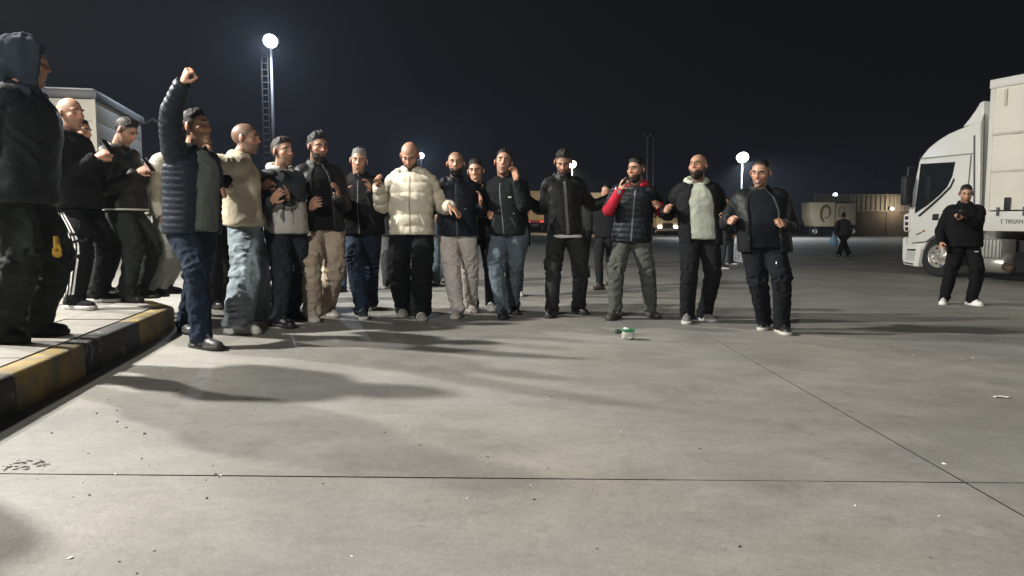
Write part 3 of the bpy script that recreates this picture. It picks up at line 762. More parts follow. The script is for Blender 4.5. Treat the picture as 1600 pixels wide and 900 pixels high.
# ---- plain far poles
for px, p0, Y, lab in ((1012, 214, 62, 'unlit pole with a forked top behind the man in the red sleeves'), (1300, 280, 97, 'slim unlit pole above the logo trailer'), (1368, 272, 97, 'slim unlit pole above the boundary wall')):
    t = P(px, p0, Y); g0 = float(gz(t[0])); rt = thing('light_pole', lab, 'pole', (t[0], t[1], g0), 'slim unlit poles'); st = mat('pole_paint', (.35, .36, .38), .5, .2)
    mb = MB().tube([(t[0], t[1], g0), (t[0], t[1], t[2])], [.085, .06], 10); obj('pole', mb, st, rt, rt.location, smooth=True)
    mb = MB().tube([(t[0]-.3, t[1], t[2]+.2), (t[0], t[1], t[2]-.05), (t[0]+.3, t[1], t[2]+.2)], .035, 8); obj('arm', mb, st, rt, rt.location)
    if px == 1012:
        mb = MB().tube([(t[0]+.5, t[1], g0), (t[0]+.5, t[1], t[2])], [.045, .035], 8); obj('cable_duct', mb, st, rt, rt.location, smooth=True)

# ---- painted kerb and the paved island
KH = .20
c0, c1 = np.array([-2.20, 2.1]), np.array([-2.98, 6.52]); kd = nrm(c1 - c0); kn = np.array([-kd[1], kd[0]])   # kn points onto the island (left)
YEL, BLK = worn('kerb_yellow', (.27, .19, .055), (.17, .155, .135), .48), worn('kerb_black', (.025, .025, .026), (.16, .15, .14), .56)
isl = bpy.data.objects.new('pavement', None); 
root_k = thing('kerb', 'yellow and black painted kerb along the raised paved island', 'kerb', (c1[0], c1[1], float(gz(c1[0]))))
def kerb_stone(a, b, m):
    d = nrm(b - a); n_ = np.array([-d[1], d[0]]); w = .15; a = a + d*.004; b = b - d*.004
    prof = [(0, -.05), (0, .85), (.1, 1.0), (1, 1.0), (1, -.05)]
    mb = MB(); P3 = lambda q, s, h: (q[0] + n_[0]*s*w, q[1] + n_[1]*s*w, float(gz(q[0])) + h*KH)
    mb.loft([np.array([P3(a, s, h) for s, h in prof]), np.array([P3(b, s, h) for s, h in prof])], cap=False)
    n0 = 5; mb.f += [tuple(range(n0))[::-1], tuple(range(n0, 2*n0))]
    obj('kerb_stone', mb, m, root_k, root_k.location, bevel=.012)
L = np.linalg.norm(c1 - c0); ns = 9
cuts = [c1 - kd*s for s in (0, .98, 2.02, 2.92, 3.9, 4.49)]
for i in range(len(cuts)-1): kerb_stone(cuts[i+1], cuts[i], (YEL, BLK)[i % 2])
e1 = c1 + kn*0
xs_ = [c1, c1 + nrm(np.array([-.5, .6]))*.55]
q0 = c1; q1 = c1 + np.array([-.42, .45]); q2 = q1 + np.array([-1.3, .12]); q3 = q2 + np.array([-1.3, .12]); q4 = q3 + np.array([-1.4, .12])
for a, b, m in ((q0, q1, YEL), (q1, q2, BLK), (q2, q3, YEL), (q3, q4, BLK)): kerb_stone(a, b, m)
# pavers
PAV = [mat('paver', c, .8, var=.18, scale=8, bump=.5, bscale=70) for c in ((.23, .215, .19), (.20, .19, .17), (.25, .23, .205))]
bed = MB(); 
poly = [c0 + kn*.15, c1 + kn*.15, q1 + np.array([-.06, -.14]), q4 + np.array([0, -.15]), np.array([-9.5, q4[1]-.15]), np.array([-9.5, 2.1])]
bed.add([(x, y, float(gz(x)) + KH - .03) for x, y in poly], [tuple(range(len(poly)))])
pav_o = obj('pavement', bed, mat('sand_joint', (.10, .09, .08), .9), kind='structure', fix=False)
def inside(p):
    s = False; n_ = len(poly)
    for i in range(n_):
        a, b = poly[i], poly[(i+1) % n_]
        if (a[1] > p[1]) != (b[1] > p[1]) and p[0] < (b[0]-a[0])*(p[1]-a[1])/(b[1]-a[1]) + a[0]: s = not s
    return s
ps = .40; pm = {}
cnt = 0
for i in range(0, 16):
    for j in range(-2, 14):
        a = c0 + kn*(.155 + i*ps) + kd*(j*ps + (.2 if i % 2 else 0))
        quad = [a, a + kd*(ps-.008), a + kd*(ps-.008) + kn*(ps-.008), a + kn*(ps-.008)]
        cq = sum(quad)/4
        if not inside(cq) or cnt >= 290: continue
        q2_ = []
        for q in quad:
            for _ in range(12):
                if inside(q): break
                q = q + (cq - q)*.12
            q2_.append(q)
        mb = MB(); dz = rng.uniform(-.004, .002)
        V = [(q[0], q[1], float(gz(q[0])) + KH + dz) for q in q2_]; V += [(x, y, z - .05) for x, y, z in V]
        mb.add(V, [(0, 1, 2, 3)] + [(a_, a_+4, (a_+1) % 4 + 4, (a_+1) % 4) for a_ in range(4)]); cnt += 1
        obj('paver', mb, PAV[rng.randint(3)], pav_o)

# ---- kiosk building on the left
bc = np.array([P(156, 395, 20)[0], 20.0]); b1 = np.array([-.24, .97]); b2 = np.array([-.97, -.24]); bg0 = float(gz(bc[0])); BH = 4.0
bld = thing('site_building', 'flat roofed cream panel building with a dark roof edge behind the kerb', 'building', (bc[0], bc[1], bg0)); bo = np.array(bld.location)
CREAM = [mat('cream_panel', c, .6, var=.07, scale=1.2, bump=.1, bscale=30) for c in ((.68, .64, .54), (.65, .61, .515), (.70, .66, .56))]
DARKM = mat('dark_metal', (.045, .047, .05), .45, .4, var=.15, scale=3)
def wall_panels(o0, d, length, n_out, skip=None, seg=2.4):
    ch = BH/7
    for r_ in range(7):
        x = 0
        while x < length - .01:
            w = min(seg, length - x); z0 = r_*ch
            a0, a1 = x + .006, x + w - .006
            spans = [(a0, a1)]
            if skip and z0 + ch > skip[2] and z0 < skip[3]:
                spans = [s for s in ((a0, min(a1, skip[0])), (max(a0, skip[1]), a1)) if s[1] - s[0] > .03]
            for s0, s1 in spans:
                P0 = np.array([*(o0 + d*s0), bg0 + z0 + .006]); mb = MB()
                e = np.array([*(d*(s1-s0)), 0]); upz = np.array([0, 0, ch - .012]); th = np.array([*(n_out*.06), 0])
                mb.prism([P0, P0 + e, P0 + e + upz, P0 + upz], th); obj('wall_panel', mb, CREAM[rng.randint(3)], bld, bo, bevel=.006)
            x += w
# core behind the panels
mb = MB(); cp = [bc, bc + b1*5.0, bc + b1*5.0 + b2*9, bc + b2*9]
mb.prism([(*q, bg0) for q in cp], (0, 0, BH)); obj('core_wall', mb, mat('core', (.2, .19, .17), .8), bld, bo)
n1 = np.array([b1[1], -b1[0]]); n2 = np.array([b2[1], -b2[0]])
n1 = n1 if np.dot(n1, -b2) > 0 else -n1; n2 = n2 if np.dot(n2, -b1) > 0 else -n2
wx0, wx1, wz0, wz1 = .55, 2.05, BH/7*3, BH/7*5.0
wall_panels(bc + n1*.002, b1, 5.0, n1, (wx0, wx1, wz0 + .01, wz1 - .01)); wall_panels(bc + n2*.002, b2, 9, n2)
mb = MB().box((bc[0] + (n1[0]+n2[0])*.035, bc[1] + (n1[1]+n2[1])*.035, bg0 + BH/2), (.09, .09, BH), np.stack([np.array([*b1, 0]), np.array([*b2, 0]), [0, 0, 1]])); obj('corner_trim', mb, CREAM[0], bld, bo)
Mw = np.stack([np.array([*b1, 0]), np.array([*n1, 0]), [0, 0, 1]])
wc = np.array([*(bc + b1*(wx0+wx1)/2 + n1*.05), bg0 + (wz0+wz1)/2])
mb = MB(); ww, wh = wx1-wx0, wz1-wz0
for s in (-1, 1):
    mb.box(wc + Mw[0]*s*(ww/2-.04), (.08, .10, wh), Mw); mb.box(wc + Mw[2]*s*(wh/2-.04), (ww-.161, .10, .08), Mw)
wf = obj('window', mb, mat('window_frame', (.05, .05, .052), .4, .3), bld, bo, bevel=.008)
mb = MB().box(wc, (.06, .092, wh-.162), Mw); obj('mullion', mb, mat('window_frame', (.05, .05, .052), .4, .3), wf, bo)
for s in (-1, 1):
    mb = MB().box(wc + Mw[0]*s*(ww/4-.028) - Mw[1]*.02, (ww/2-.12, .012, wh-.164), Mw); obj('pane', mb, mat('dark_glass', (.03, .035, .04), .06, var=0, coat=.5), wf, bo)
mb = MB().box(wc + Mw[2]*(-wh/2-.02) + Mw[1]*.06, (ww+.1, .14, .04), Mw); obj('sill', mb, CREAM[1], wf, bo)
oh = .14
rp = [bc - b1*oh - b2*oh, bc + b1*(5.0+oh) - b2*oh, bc + b1*(5.0+oh) + b2*9.4, bc - b1*oh + b2*9.4]
mb = MB().prism([(*q, bg0 + BH + .004) for q in rp], (0, 0, .22)); rf = obj('roof', mb, mat('roof_fascia', (.10, .10, .105), .5, .3, var=.15, scale=2), bld, bo, bevel=.015)
rp2 = [q + (np.mean(rp, 0) - q)*.02 for q in rp]
mb = MB().prism([(*q, bg0 + BH + .225) for q in rp2], (0, 0, .05)); obj('roof_flashing', mb, mat('flashing', (.30, .31, .32), .45, .5), rf, bo, bevel=.01)
mb = MB().tube([(*(bc + b1*4.4 + n1*.3), bg0 + BH - .05), (*(bc + b1*4.4 + n1*.55), bg0 + BH + .1), (*(bc + b1*4.4 + n1*.75), bg0 + BH - .05)], .04, 8); wl_ = obj('wall_lamp', mb, mat('lamp_grey', (.12, .12, .13), .5, .3), bld, bo)

# dark parked cart and brick planter seen between the legs on the left
t0 = P(222, 396, 17.5); rt = thing('brick_planter', 'low brown brick planter behind the man looking at his phone', 'planter', (t0[0], t0[1], float(gz(t0[0])))); o_ = np.array(rt.location)
BR = [mat('brick', c, .85, var=.25, scale=20, bump=.4, bscale=80) for c in ((.14, .075, .05), (.11, .06, .045), (.17, .095, .065))]
bm0 = None
mb = MB().box(o_ + (0, .25, .42), (1.27, .46, .84)); obj('mortar_core', mb, mat('mortar', (.2, .19, .17), .9), rt, o_)
for r_ in range(9):
    for c_ in range(6):
        x = -.65 + c_*.225 + (.11 if r_ % 2 else 0)
        if x > .56: continue
        mb = MB().box(o_ + (x + .105, .0, .05 + r_*.093), (.213, .08, .082)); obj('brick', mb, BR[rng.randint(3)], rt, o_, bevel=.004)
mb = MB().ell(o_ + (0, .2, .86), (.55, .17, .06)); obj('soil', mb, mat('soil', (.05, .038, .028), .95, bump=1, bscale=30), rt, o_)
t0 = P(166, 392, 16.5); g0 = float(gz(t0[0])); rt = thing('hand_cart', 'dark two wheeled hand cart with a pale box standing by the building', 'cart', (t0[0], t0[1], g0)); o_ = np.array(rt.location)
for s in (-1, 1):
    ang = np.linspace(0, 2*np.pi, 25)[:-1]; mb = MB(); pts = [(math.cos(a)*.20, 0, math.sin(a)*.20) for a in ang]
    mb.loft([o_ + np.array(p) + np.array([0, s*.28, .26]) + np.array([[.055*math.cos(b)*p[0]/.2, .05*math.sin(b), .055*math.cos(b)*p[2]/.2] for b in np.linspace(0, 2*np.pi, 9)[:-1]]) for p in pts], closed=True)
    wh_ = obj('wheel', mb, cloth((.02, .02, .02), 'rubber'), rt, o_, smooth=True)
    mb = MB().tube([o_ + (0, s*.28 - .02, .26), o_ + (0, s*.28 + .02, .26)], .14, 16); obj('rim', mb, mat('cart_rim', (.25, .25, .26), .4, .6), wh_, o_)
mb = MB().tube([o_ + (0, -.3, .26), o_ + (0, .3, .26)], .02, 8).box(o_ + (.1, 0, .40), (1.0, .5, .04)).tube([o_ + (.55, -.2, .42), o_ + (.85, -.2, 1.0), o_ + (.85, .2, 1.0), o_ + (.55, .2, .42)], .018, 8).tube([o_ + (.45, .15, 0), o_ + (.45, .15, .4)], .02, 8).tube([o_ + (.45, -.15, 0), o_ + (.45, -.15, .4)], .02, 8)
obj('cart_frame', mb, mat('cart_frame', (.04, .04, .042), .5, .3), rt, o_)
mb = MB().box(o_ + (.0, 0, .70), (.62, .44, .55)); bx = obj('cart_box', mb, mat('cart_box', (.42, .41, .38), .6, var=.2), rt, o_, bevel=.02)

# ---- boundary wall with the metal fence on top, far right
YW = 84.; gR = float(gz(30))
def wall_thing(x0p, x1p, Y):
    xa, xb = P(x0p, 360, Y)[0], P(x1p, 360, Y)[0]
    rt = thing('boundary_wall', 'long dark boundary wall with a pale slatted metal fence on top', 'wall', (xa, Y, gR)); o_ = np.array(rt.location)
    zt = P(1350, 331, Y)[2]; zf = P(1350, 304, Y)[2]
    x = xa; seg = 4.0; i = 0
    dk = [mat('wall_slab', c, .85, var=.2, scale=.8, bump=.2, bscale=15) for c in ((.15, .125, .105), (.13, .11, .095))]
    lt = mat('fence_paint', (.34, .315, .27), .6, var=.15, scale=.7)
    post = None; slat = None
    while x < xb:
        mb = MB().box((x + seg/2, Y, (gR + zt)/2), (seg - .06, .3, zt - gR)); obj('wall_section', mb, dk[i % 2], rt, o_, bevel=.02)
        mb = MB().box((x + seg/2, Y + .12, zt + (zf-zt)*.5), (seg - .1, .04, (zf-zt)*.86)); obj('fence_panel', mb, mat('fence_sheet', (.24, .22, .19), .65, var=.2, scale=.5), rt, o_)
        mb = MB().box((x, Y - .02, (zt+zf)/2 + .05), (.16, .16, zf - zt + .1)); obj('fence_post', mb, lt, rt, o_, bevel=.01)
        mb = MB().box((x + seg/2, Y - .02, zf - .04), (seg - .17, .10, .10)).box((x + seg/2, Y - .02, zt + .10), (seg - .17, .10, .10)); obj('fence_rail', mb, lt, rt, o_)
        for q in range(1, 8):
            if slat is None:
                mb = MB().box((x + q*seg/8, Y - .03, (zt+zf)/2), (.09, .05, zf - zt - .22)); slat = obj('fence_slat', mb, lt, rt, o_); sx0 = x + q*seg/8
            else:
                c = slat.copy(); COL.objects.link(c); c.parent = rt; c.location = (x + q*seg/8 - sx0, 0, 0)
        x += seg; i += 1
    for lx, ly in ((1394, 326),):
        p = P(lx, ly, Y - .3); mb = MB().box(p + (0, .12, 0), (.5, .2, .35)); wl2 = obj('wall_light', mb, mat('lamp_grey', (.12, .12, .13), .5, .3), rt, o_)
        mb = MB().ell(p, (.2, .06, .15)); obj('bulb', mb, emit('warm_bulb', (1, .85, .6), 25), wl2, o_)
        L = bpy.data.lights.new('wall_lamp', 'POINT'); L.energy = 170; L.color = (1, .82, .55); L.shadow_soft_size = .2; lo = bpy.data.objects.new('wall_lamp', L); COL.objects.link(lo); lo.location = p + np.array([0, -1.2, .1])
wall_thing(1272, 1450, YW)

# ---- far trailers and trucks
def wheel(parent, o_, c, ax, r, w, dark=(.02, .02, .021)):
    ax = nrm(ax); up = np.array([0, 0, 1.]); sd = np.cross(ax, up); ang = np.linspace(0, 2*np.pi, 33)[:-1]
    prof = [(-.5, .56), (-.5, .80), (-.46, .95), (-.36, 1.0), (.36, 1.0), (.46, .95), (.5, .80), (.5, .56)]
    mb = MB(); rings = []
    for a in ang:
        rd = sd*math.cos(a) + up*math.sin(a); rings.append(np.array([c + ax*y*w + rd*q*r for y, q in prof]))
    mb.loft(rings, closed=True); t_ = obj('wheel', mb, cloth(dark, 'rubber'), parent, o_, smooth=False)
    mb = MB(); rm = mat('rim_alloy', (.62, .60, .57), .35, .7, var=.2, scale=8)
    prof = [(.40, .585), (.44, .56), (.36, .54), (.10, .50), (.06, .42), (.10, .26), (.34, .22), (.36, .10), (.36, .005)]
    rings = []
    for y, q in prof: rings.append(np.array([c + ax*y*w + (sd*math.cos(a) + up*math.sin(a))*q*r for a in ang]))
    mb.loft(rings, cap=False); rim = obj('rim', mb, rm, t_, o_, smooth=True, fix=False)
    return t_, sd
def far_trailer(px0, px1, ptop, pbot, Y, label, col, slats=True, depth=7., group='lorries parked at the far end'):
    a, b = P(px0, ptop, Y), P(px1, pbot, Y); g0 = float(gz(a[0])); w = b[0]-a[0]; z0, z1 = max(b[2], g0 + 1.0), a[2]
    rt = thing('parked_trailer', label, 'trailer', ((a[0]+b[0])/2, Y, g0), group); o_ = np.array(rt.location)
    m = mat('trailer_skin', col, .55, var=.12, scale=.6)
    mb = MB().box(((a[0]+b[0])/2, Y + depth/2, (z0+z1)/2), (w, depth, z1-z0)); obj('box_body', mb, m, rt, o_, bevel=.04)
    if slats:
        n_ = 5
        for i in range(n_):
            mb = MB().box((a[0] + (i+.5)*w/n_, Y - .05, (z0+z1)/2), (w/n_*.86, .08, (z1-z0)*.94)); obj('door_panel', mb, m, rt, o_, bevel=.02)
    mb = MB().box(((a[0]+b[0])/2, Y + .1, z0 - .16), (w, .3, .3)); obj('rear_bumper', mb, mat('red_paint', (.35, .035, .03), .5), rt, o_, bevel=.02)
    for s in (-1, 1):
        for yy in (.9, 2.2):
            wheel(rt, o_, np.array([(a[0]+b[0])/2 + s*(w/2 - .2), Y + yy, g0 + .5]), (s, 0, 0), .5, .3)
        mb = MB().box(((a[0]+b[0])/2 + s*w*.38, Y - .06, z0 - .16), (.45, .06, .16)); obj('tail_light', mb, emit('tail_red', (1, .08, .05), 1.2), rt, o_)
    mb = MB().box(((a[0]+b[0])/2, Y + depth*.5, g0 + .8), (.9, depth*.94, .25)); obj('chassis', mb, DARKM, rt, o_)
    return rt, o_
r1_, o1_ = far_trailer(822, 850, 298, 344, 92, 'cream trailer with ribbed doors and a red panel at the far end', (.62, .52, .34))
mb = MB().box(P(820, 322, 91.6), (1.0, .3, 2.0)); obj('red_panel', mb, mat('red_paint', (.5, .05, .04), .5), r1_, o1_)
r2_, o2_ = far_trailer(898, 944, 301, 347, 88, 'grey white trailer with large dark lettering behind the man looking down', (.50, .48, .42), slats=False)
def text(body, size, p, right, m, parent, o_, name='lettering', bold=0., up=(0, 0, 1), shear=0., align='LEFT'):
    c = bpy.data.curves.new(name, 'FONT'); c.body = body; c.size = size; c.extrude = .004; c.offset = bold; c.shear = shear; c.align_x = align; c.fill_mode = 'BOTH'
    t_o = bpy.data.objects.new(name, c); COL.objects.link(t_o); c.materials.append(m)
    dg = bpy.context.evaluated_depsgraph_get(); dg.update(); tm = bpy.data.meshes.new_from_object(t_o.evaluated_get(dg)); tm.name = name
    bpy.data.objects.remove(t_o); ob = bpy.data.objects.new(name, tm); COL.objects.link(ob)
    r = nrm(right); u_ = nrm(up); n_ = np.cross(r, u_)
    from mathutils import Matrix
    mw = Matrix(((r[0], u_[0], n_[0], 0), (r[1], u_[1], n_[1], 0), (r[2], u_[2], n_[2], 0), (0, 0, 0, 1)))
    ob.parent = parent; ob.matrix_local = Matrix.Translation(Vector(np.asarray(p) - o_)) @ mw
    return ob
INK = mat('ink', (.02, .02, .025), .6, var=0)
text('ORMIS', 1.02, P(898, 320, 87.9), (1, 0, 0), INK, r2_, o2_, bold=.02)
text('CS', .55, P(917, 332, 87.9), (1, 0, 0), INK, r2_, o2_, bold=.012)
# truck facing us with its headlights on
a_ = P(1043, 363, 86); g0 = float(gz(a_[0])); tk = thing('parked_truck', 'cream fronted lorry facing the camera with both headlights lit', 'truck', (a_[0], 86, g0), 'lorries parked at the far end'); o_ = np.array(tk.location)
mb = MB().box(o_ + (0, 1.1, 2.0), (2.5, 2.2, 2.3)); obj('cab', mb, mat('trailer_skin', (.58, .50, .34), .55, var=.12, scale=.6), tk, o_, bevel=.12)
mb = MB().box(o_ + (0, -.02, 2.45), (2.2, .08, .9)); obj('windscreen', mb, mat('dark_glass', (.03, .035, .04), .06, var=0, coat=.5), tk, o_, bevel=.03)
mb = MB().box(o_ + (0, -.03, 1.1), (1.2, .1, .6)); obj('grille', mb, DARKM, tk, o_, bevel=.02)
mb = MB().box(o_ + (0, -.02, .65), (2.5, .3, .35)); obj('bumper', mb, mat('bumper_grey', (.3, .29, .27), .5), tk, o_, bevel=.05)
mb = MB().box(o_ + (0, 5.2, 2.3), (2.5, 6, 2.8)); obj('cargo_box', mb, mat('trailer_skin', (.58, .50, .34), .55, var=.12, scale=.6), tk, o_, bevel=.05)
for s in (-1, 1):
    mb = MB().ell(o_ + (s*.92, -.10, .95), (.24, .08, .17)); obj('headlight', mb, emit('headlight', (1, .97, .9), 9), tk, o_, smooth=True)
    for yy in (.9, 6.): wheel(tk, o_, o_ + np.array([s*1.05, yy, .5]), (s, 0, 0), .5, .3)
    mb = MB().box(o_ + (s*1.4, .2, 2.3), (.18, .15, .7)); obj('mirror', mb, DARKM, tk, o_, bevel=.03)
# trailer with the swirl emblem
YT = 80.; a, b = P(1266, 316, YT), P(1337, 352, YT); g0 = float(gz(a[0])); tr = thing('emblem_trailer', 'cream box lorry with a brown swirl emblem behind the man carrying a blue bag', 'trailer', ((a[0]+b[0])/2, YT, g0), 'lorries parked at the far end'); o_ = np.array(tr.location)
xm = P(1306, 330, YT)[0]; zb = P(1290, 354, YT)[2]
cm = mat('trailer_skin', (.70, .60, .40), .55, var=.12, scale=.6); cm2 = mat('trailer_skin', (.42, .36, .26), .55, var=.15, scale=.6)
mb = MB(); mb.prism([(a[0]+.5, YT, zb), (xm-.06, YT, zb), (xm-.06, YT, a[2]), (a[0], YT, a[2]), (a[0]+.1, YT, zb + 1.0)], (0, 2.5, 0)); obj('front_box', mb, cm, tr, o_, bevel=.05)
mb = MB().box(((xm+b[0])/2 + .03, YT + 1.3, (zb+.3+a[2])/2 - .12), (b[0]-xm-.06, 2.5, a[2]-zb-.3)); obj('rear_box', mb, cm2, tr, o_, bevel=.05)
mb = MB().box(((a[0]+b[0])/2, YT + 1.25, a[2] + .06), (b[0]-a[0], 2.6, .10)); obj('roof_rail', mb, mat('rusty_steel', (.10, .07, .05), .7, .3), tr, o_)
mb = MB().box(((a[0]+b[0])/2+.5, YT + 1.25, (g0+zb)/2 + .2), (b[0]-a[0]-1.2, .9, .3)); obj('chassis', mb, DARKM, tr, o_)
for px in (1273, 1320, 1332):
    wheel(tr, o_, np.array([P(px, 360, YT)[0], YT + .2, g0 + .55]), (0, -1, 0), .55, .3)
def swirl(cx, cz, s, m):
    th = np.linspace(R(250), R(-125), 30); mb = MB(); rings = []
    for i, t in enumerate(th):
        q = i/29; w = .16*s*(.35 + .65*math.sin(math.pi*min(1, q*1.15 + .12))**.7); r = s*(.72 - .36*q)
        c = np.array([cx + r*math.cos(t)*.85, YT - .02, cz + r*math.sin(t)*1.35]); d = np.array([math.cos(t), 0, math.sin(t)])
        rings.append(np.array([c - d*w, c + d*w, c + d*w + (0, .03, 0), c - d*w + (0, .03, 0)]))
    mb.loft(rings)
    obj('emblem', mb, m, tr, o_)
swirl(P(1291, 336, YT)[0], P(1291, 333, YT)[2], 1.0, mat('emblem_ink', (.20, .15, .08), .6, var=.1))
swirl(P(1315, 334, YT)[0], P(1315, 330, YT)[2], .62, mat('emblem_ink', (.30, .25, .17), .6, var=.1))

# ---- white plastic crates standing in the yard
def crate(px, py, Y, z0, lab, s=1.0):
    p = P(px, py, Y); g0 = float(gz(p[0])); rt = thing('plastic_crate', lab, 'crate', (p[0], Y, g0 + z0), 'stacked white plastic crates'); o_ = np.array(rt.location)
    m = mat('white_plastic', (.72, .73, .74), .45, var=.06); w, d, h = .50*s, .40*s, .27*s
    mb = MB().box(o_ + (0, 0, .014), (w-.02, d-.02, .02)); obj('base', mb, m, rt, o_)
    for sx, sy, L_, ax in ((0, -1, w, 0), (0, 1, w, 0), (-1, 0, d, 1), (1, 0, d, 1)):
        mb = MB(); c = o_ + np.array([sx*(w/2-.01), sy*(d/2-.01), 0])
        e = np.array([1., 0, 0]) if ax == 0 else np.array([0, 1., 0]); L2 = L_ - (.0 if ax == 0 else .044)
        Mx = np.stack([e, np.cross([0, 0, 1], e), [0, 0, 1]])
        for z in (.03, h*.37, h*.66, h-.02): mb.box(c + (0, 0, z), (L2, .02, .028), Mx)
        for q in np.linspace(-.5, .5, 6): mb.box(c + e*q*(L2-.03) + (0, 0, h/2), (.022, .014, h-.03), Mx)
        obj('lattice_side', mb, m, rt, o_)
for i, lab in enumerate(('white lattice crate at the bottom of the stack on the yard', 'white lattice crate in the middle of the stack on the yard', 'white lattice crate on top of the stack on the yard')):
    crate(1156, 404, 23.3, i*.272, lab)
p = P(1150, 402, 22.6)

# ---- the white lorry on the right
RV = nrm([.324, -.946, 0]); NV = np.array([-.946, -.324, 0]); NV = nrm(NV); UP = np.array([0, 0, 1.])
W0 = np.array([P(1460, 432, 18)[0], 18.0, 0.]); TG = float(gz(W0[0])); W0[2] = TG
def S(px, py, off=0.):
    """point on the lorry's near side plane (off metres proud of it)"""
    o0 = W0 + NV*off; d = ray(px, py); c = np.array([0, 0, CAM_Z]); t = np.dot(o0 - c, NV)/np.dot(d, NV); return c + d*t
trk = thing('truck', 'white cab over lorry tractor with a tall roof fairing at the right edge', 'truck', tuple(W0)); to_ = W0.copy()
WHT = mat('white_paint', (.82, .81, .76), .32, var=.05, scale=1.5, coat=.4); GLS = mat('dark_glass', (.02, .024, .028), .05, var=0, coat=.5); GRY = mat('grey_plastic', (.10, .10, .105), .55, var=.1); BLKP = mat('black_plastic', (.022, .022, .024), .55, var=.15)
def sp(poly, off, depth, name, m, parent=trk, bevel=.0):
    pts = [S(x, y, off) for x, y in poly]; mb = MB().prism(pts, -NV*depth); return obj(name, mb, m, parent, to_, bevel=bevel)
# cab outline in photograph pixels, wheel arch included
arch = [(1488, 409), (1487, 396), (1483, 384), (1476, 375), (1468, 371), (1459, 371), (1450, 376), (1444, 385), (1441, 392)]
cabp = [(1418.5, 384), (1419, 332), (1427, 295), (1436, 252), (1441, 243), (1452, 230), (1466, 219), (1482, 209), (1503, 200), (1531, 190), (1531, 300), (1528, 392), (1488, 392)] + arch[2:] + [(1430, 384)]
sp(cabp, 0, 2.45, 'cab', WHT, bevel=.03)
fair = [(1503, 199), (1513, 187), (1524, 172), (1531, 160), (1538, 157), (1537, 176), (1535, 230), (1532, 260), (1531.5, 191)]
sp(fair, -.02, 2.3, 'roof_fairing', WHT, bevel=.03)
sp([(1533, 192), (1537, 178), (1534, 330), (1529, 388), (1529, 392), (1531, 300)], .01, .05, 'side_deflector', mat('bumper_grey', (.3, .29, .27), .5))
dr = sp([(1424.5, 334), (1441, 249), (1518, 241.5), (1513.5, 289), (1505, 318), (1489, 342), (1470, 361), (1446, 378), (1424, 380)], .022, .03, 'door', WHT, bevel=.008)
sp([(1429, 334), (1438.5, 256), (1492.5, 253), (1488, 275), (1480, 292), (1468, 305), (1450, 320)], .030, .006, 'side_window', GLS, dr)
sp([(1434, 337), (1466, 309), (1484, 291), (1490, 278), (1492, 281), (1486, 294), (1468, 312), (1437, 339)], .028, .004, 'window_seal', BLKP, dr)
sp([(1457, 334.5), (1467, 334), (1466, 344), (1456, 344.5)], .034, .02, 'door_handle', BLKP, dr, bevel=.008)
sp([(1437, 247), (1519, 239), (1519, 240.5), (1437, 248.6)], .026, .03, 'drip_rail', mat('bumper_grey', (.3, .29, .27), .5))
# front side grab panel with slots
gp = sp([(1412, 336), (1418, 333), (1421, 336), (1421, 361), (1413, 362), (1411.5, 358)], .05, .10, 'corner_deflector', WHT, bevel=.015)
for y in (338, 347, 355): sp([(1414, y), (1419, y-.5), (1419, y+5), (1414, y+5.5)], .056, .012, 'slot', BLKP, gp)
# bumper and step
bp_ = sp([(1410, 374), (1413, 370), (1416, 384), (1440, 384), (1437, 400), (1434, 417), (1412, 413), (1409.5, 404)], .03, 2.5, 'bumper', WHT, bevel=.02)
sp([(1417, 389), (1431, 389), (1430, 392), (1417, 391.6)], .036, .012, 'step_slot', BLKP, bp_)
sp([(1413, 409), (1427, 411.5), (1426, 414), (1413, 411.5)], .036, .012, 'fog_light', GRY, bp_)
sp([(1416, 392), (1430, 393), (1428, 408), (1415, 406)], .034, .008, 'bumper_panel', mat('bumper_panel', (.55, .55, .53), .4, var=.1), bp_)
# mirror and its arm
mp_ = S(1417, 298, .30)
mb = MB().box(mp_, (.18, .26, .72), np.stack([RV, NV, UP])); mi_ = obj('mirror', mb, BLKP, trk, to_, bevel=.05)
mb = MB().tube([S(1430, 262, .0), S(1420, 262, .25), S(1418, 280, .3)], .03, 8).tube([S(1424, 322, 0), S(1418, 318, .25), S(1417, 305, .3)], .025, 8); obj('mirror_arm', mb, BLKP, mi_, to_)
# arch liner and wheels
def tyre(px, py, r, wd=.32, inset=.06):
    c = S(px, py, 0) - NV*(wd/2 + inset); c[2] = TG + r + (float(gz(c[0])) - TG)
    t_, sd_ = wheel(trk, to_, c, NV, r, wd); return t_, c, sd_
tw, wc_, sd_ = tyre(1461, 402, .50)
for i in range(10):
    a = 2*math.pi*i/10; d = sd_*math.cos(a) + UP*math.sin(a)
    mb = MB().tube([wc_ + NV*.035 + d*.185, wc_ + NV*.062 + d*.185], .017, 8); obj('wheel_nut', mb, mat('rim_alloy', (.62, .60, .57), .35, .7, var=.2, scale=8), tw, to_)
    dd = sd_*math.cos(a+.31) + UP*math.sin(a+.31)
    mb = MB().tube([wc_ + NV*.024 + dd*.232, wc_ + NV*.031 + dd*.232], .030, 10); obj('hand_hole', mb, BLKP, tw, to_)
mb = MB(); rings = []
for a in np.linspace(R(8), R(172), 14):
    d = RV*math.cos(a) + UP*math.sin(a); rings.append(np.array([wc_ + NV*.20 + d*.56, wc_ + NV*.20 + d*.61, wc_ - NV*.22 + d*.61, wc_ - NV*.22 + d*.56]))
mb.loft(rings); obj('wheel_arch', mb, BLKP, trk, to_)
for dx in (3.55,):
    c = wc_ + RV*dx; wheel(trk, to_, np.array([c[0], c[1], float(gz(c[0])) + .5]), NV, .5, .32)
mb = MB(); cc = wc_ - NV*.95
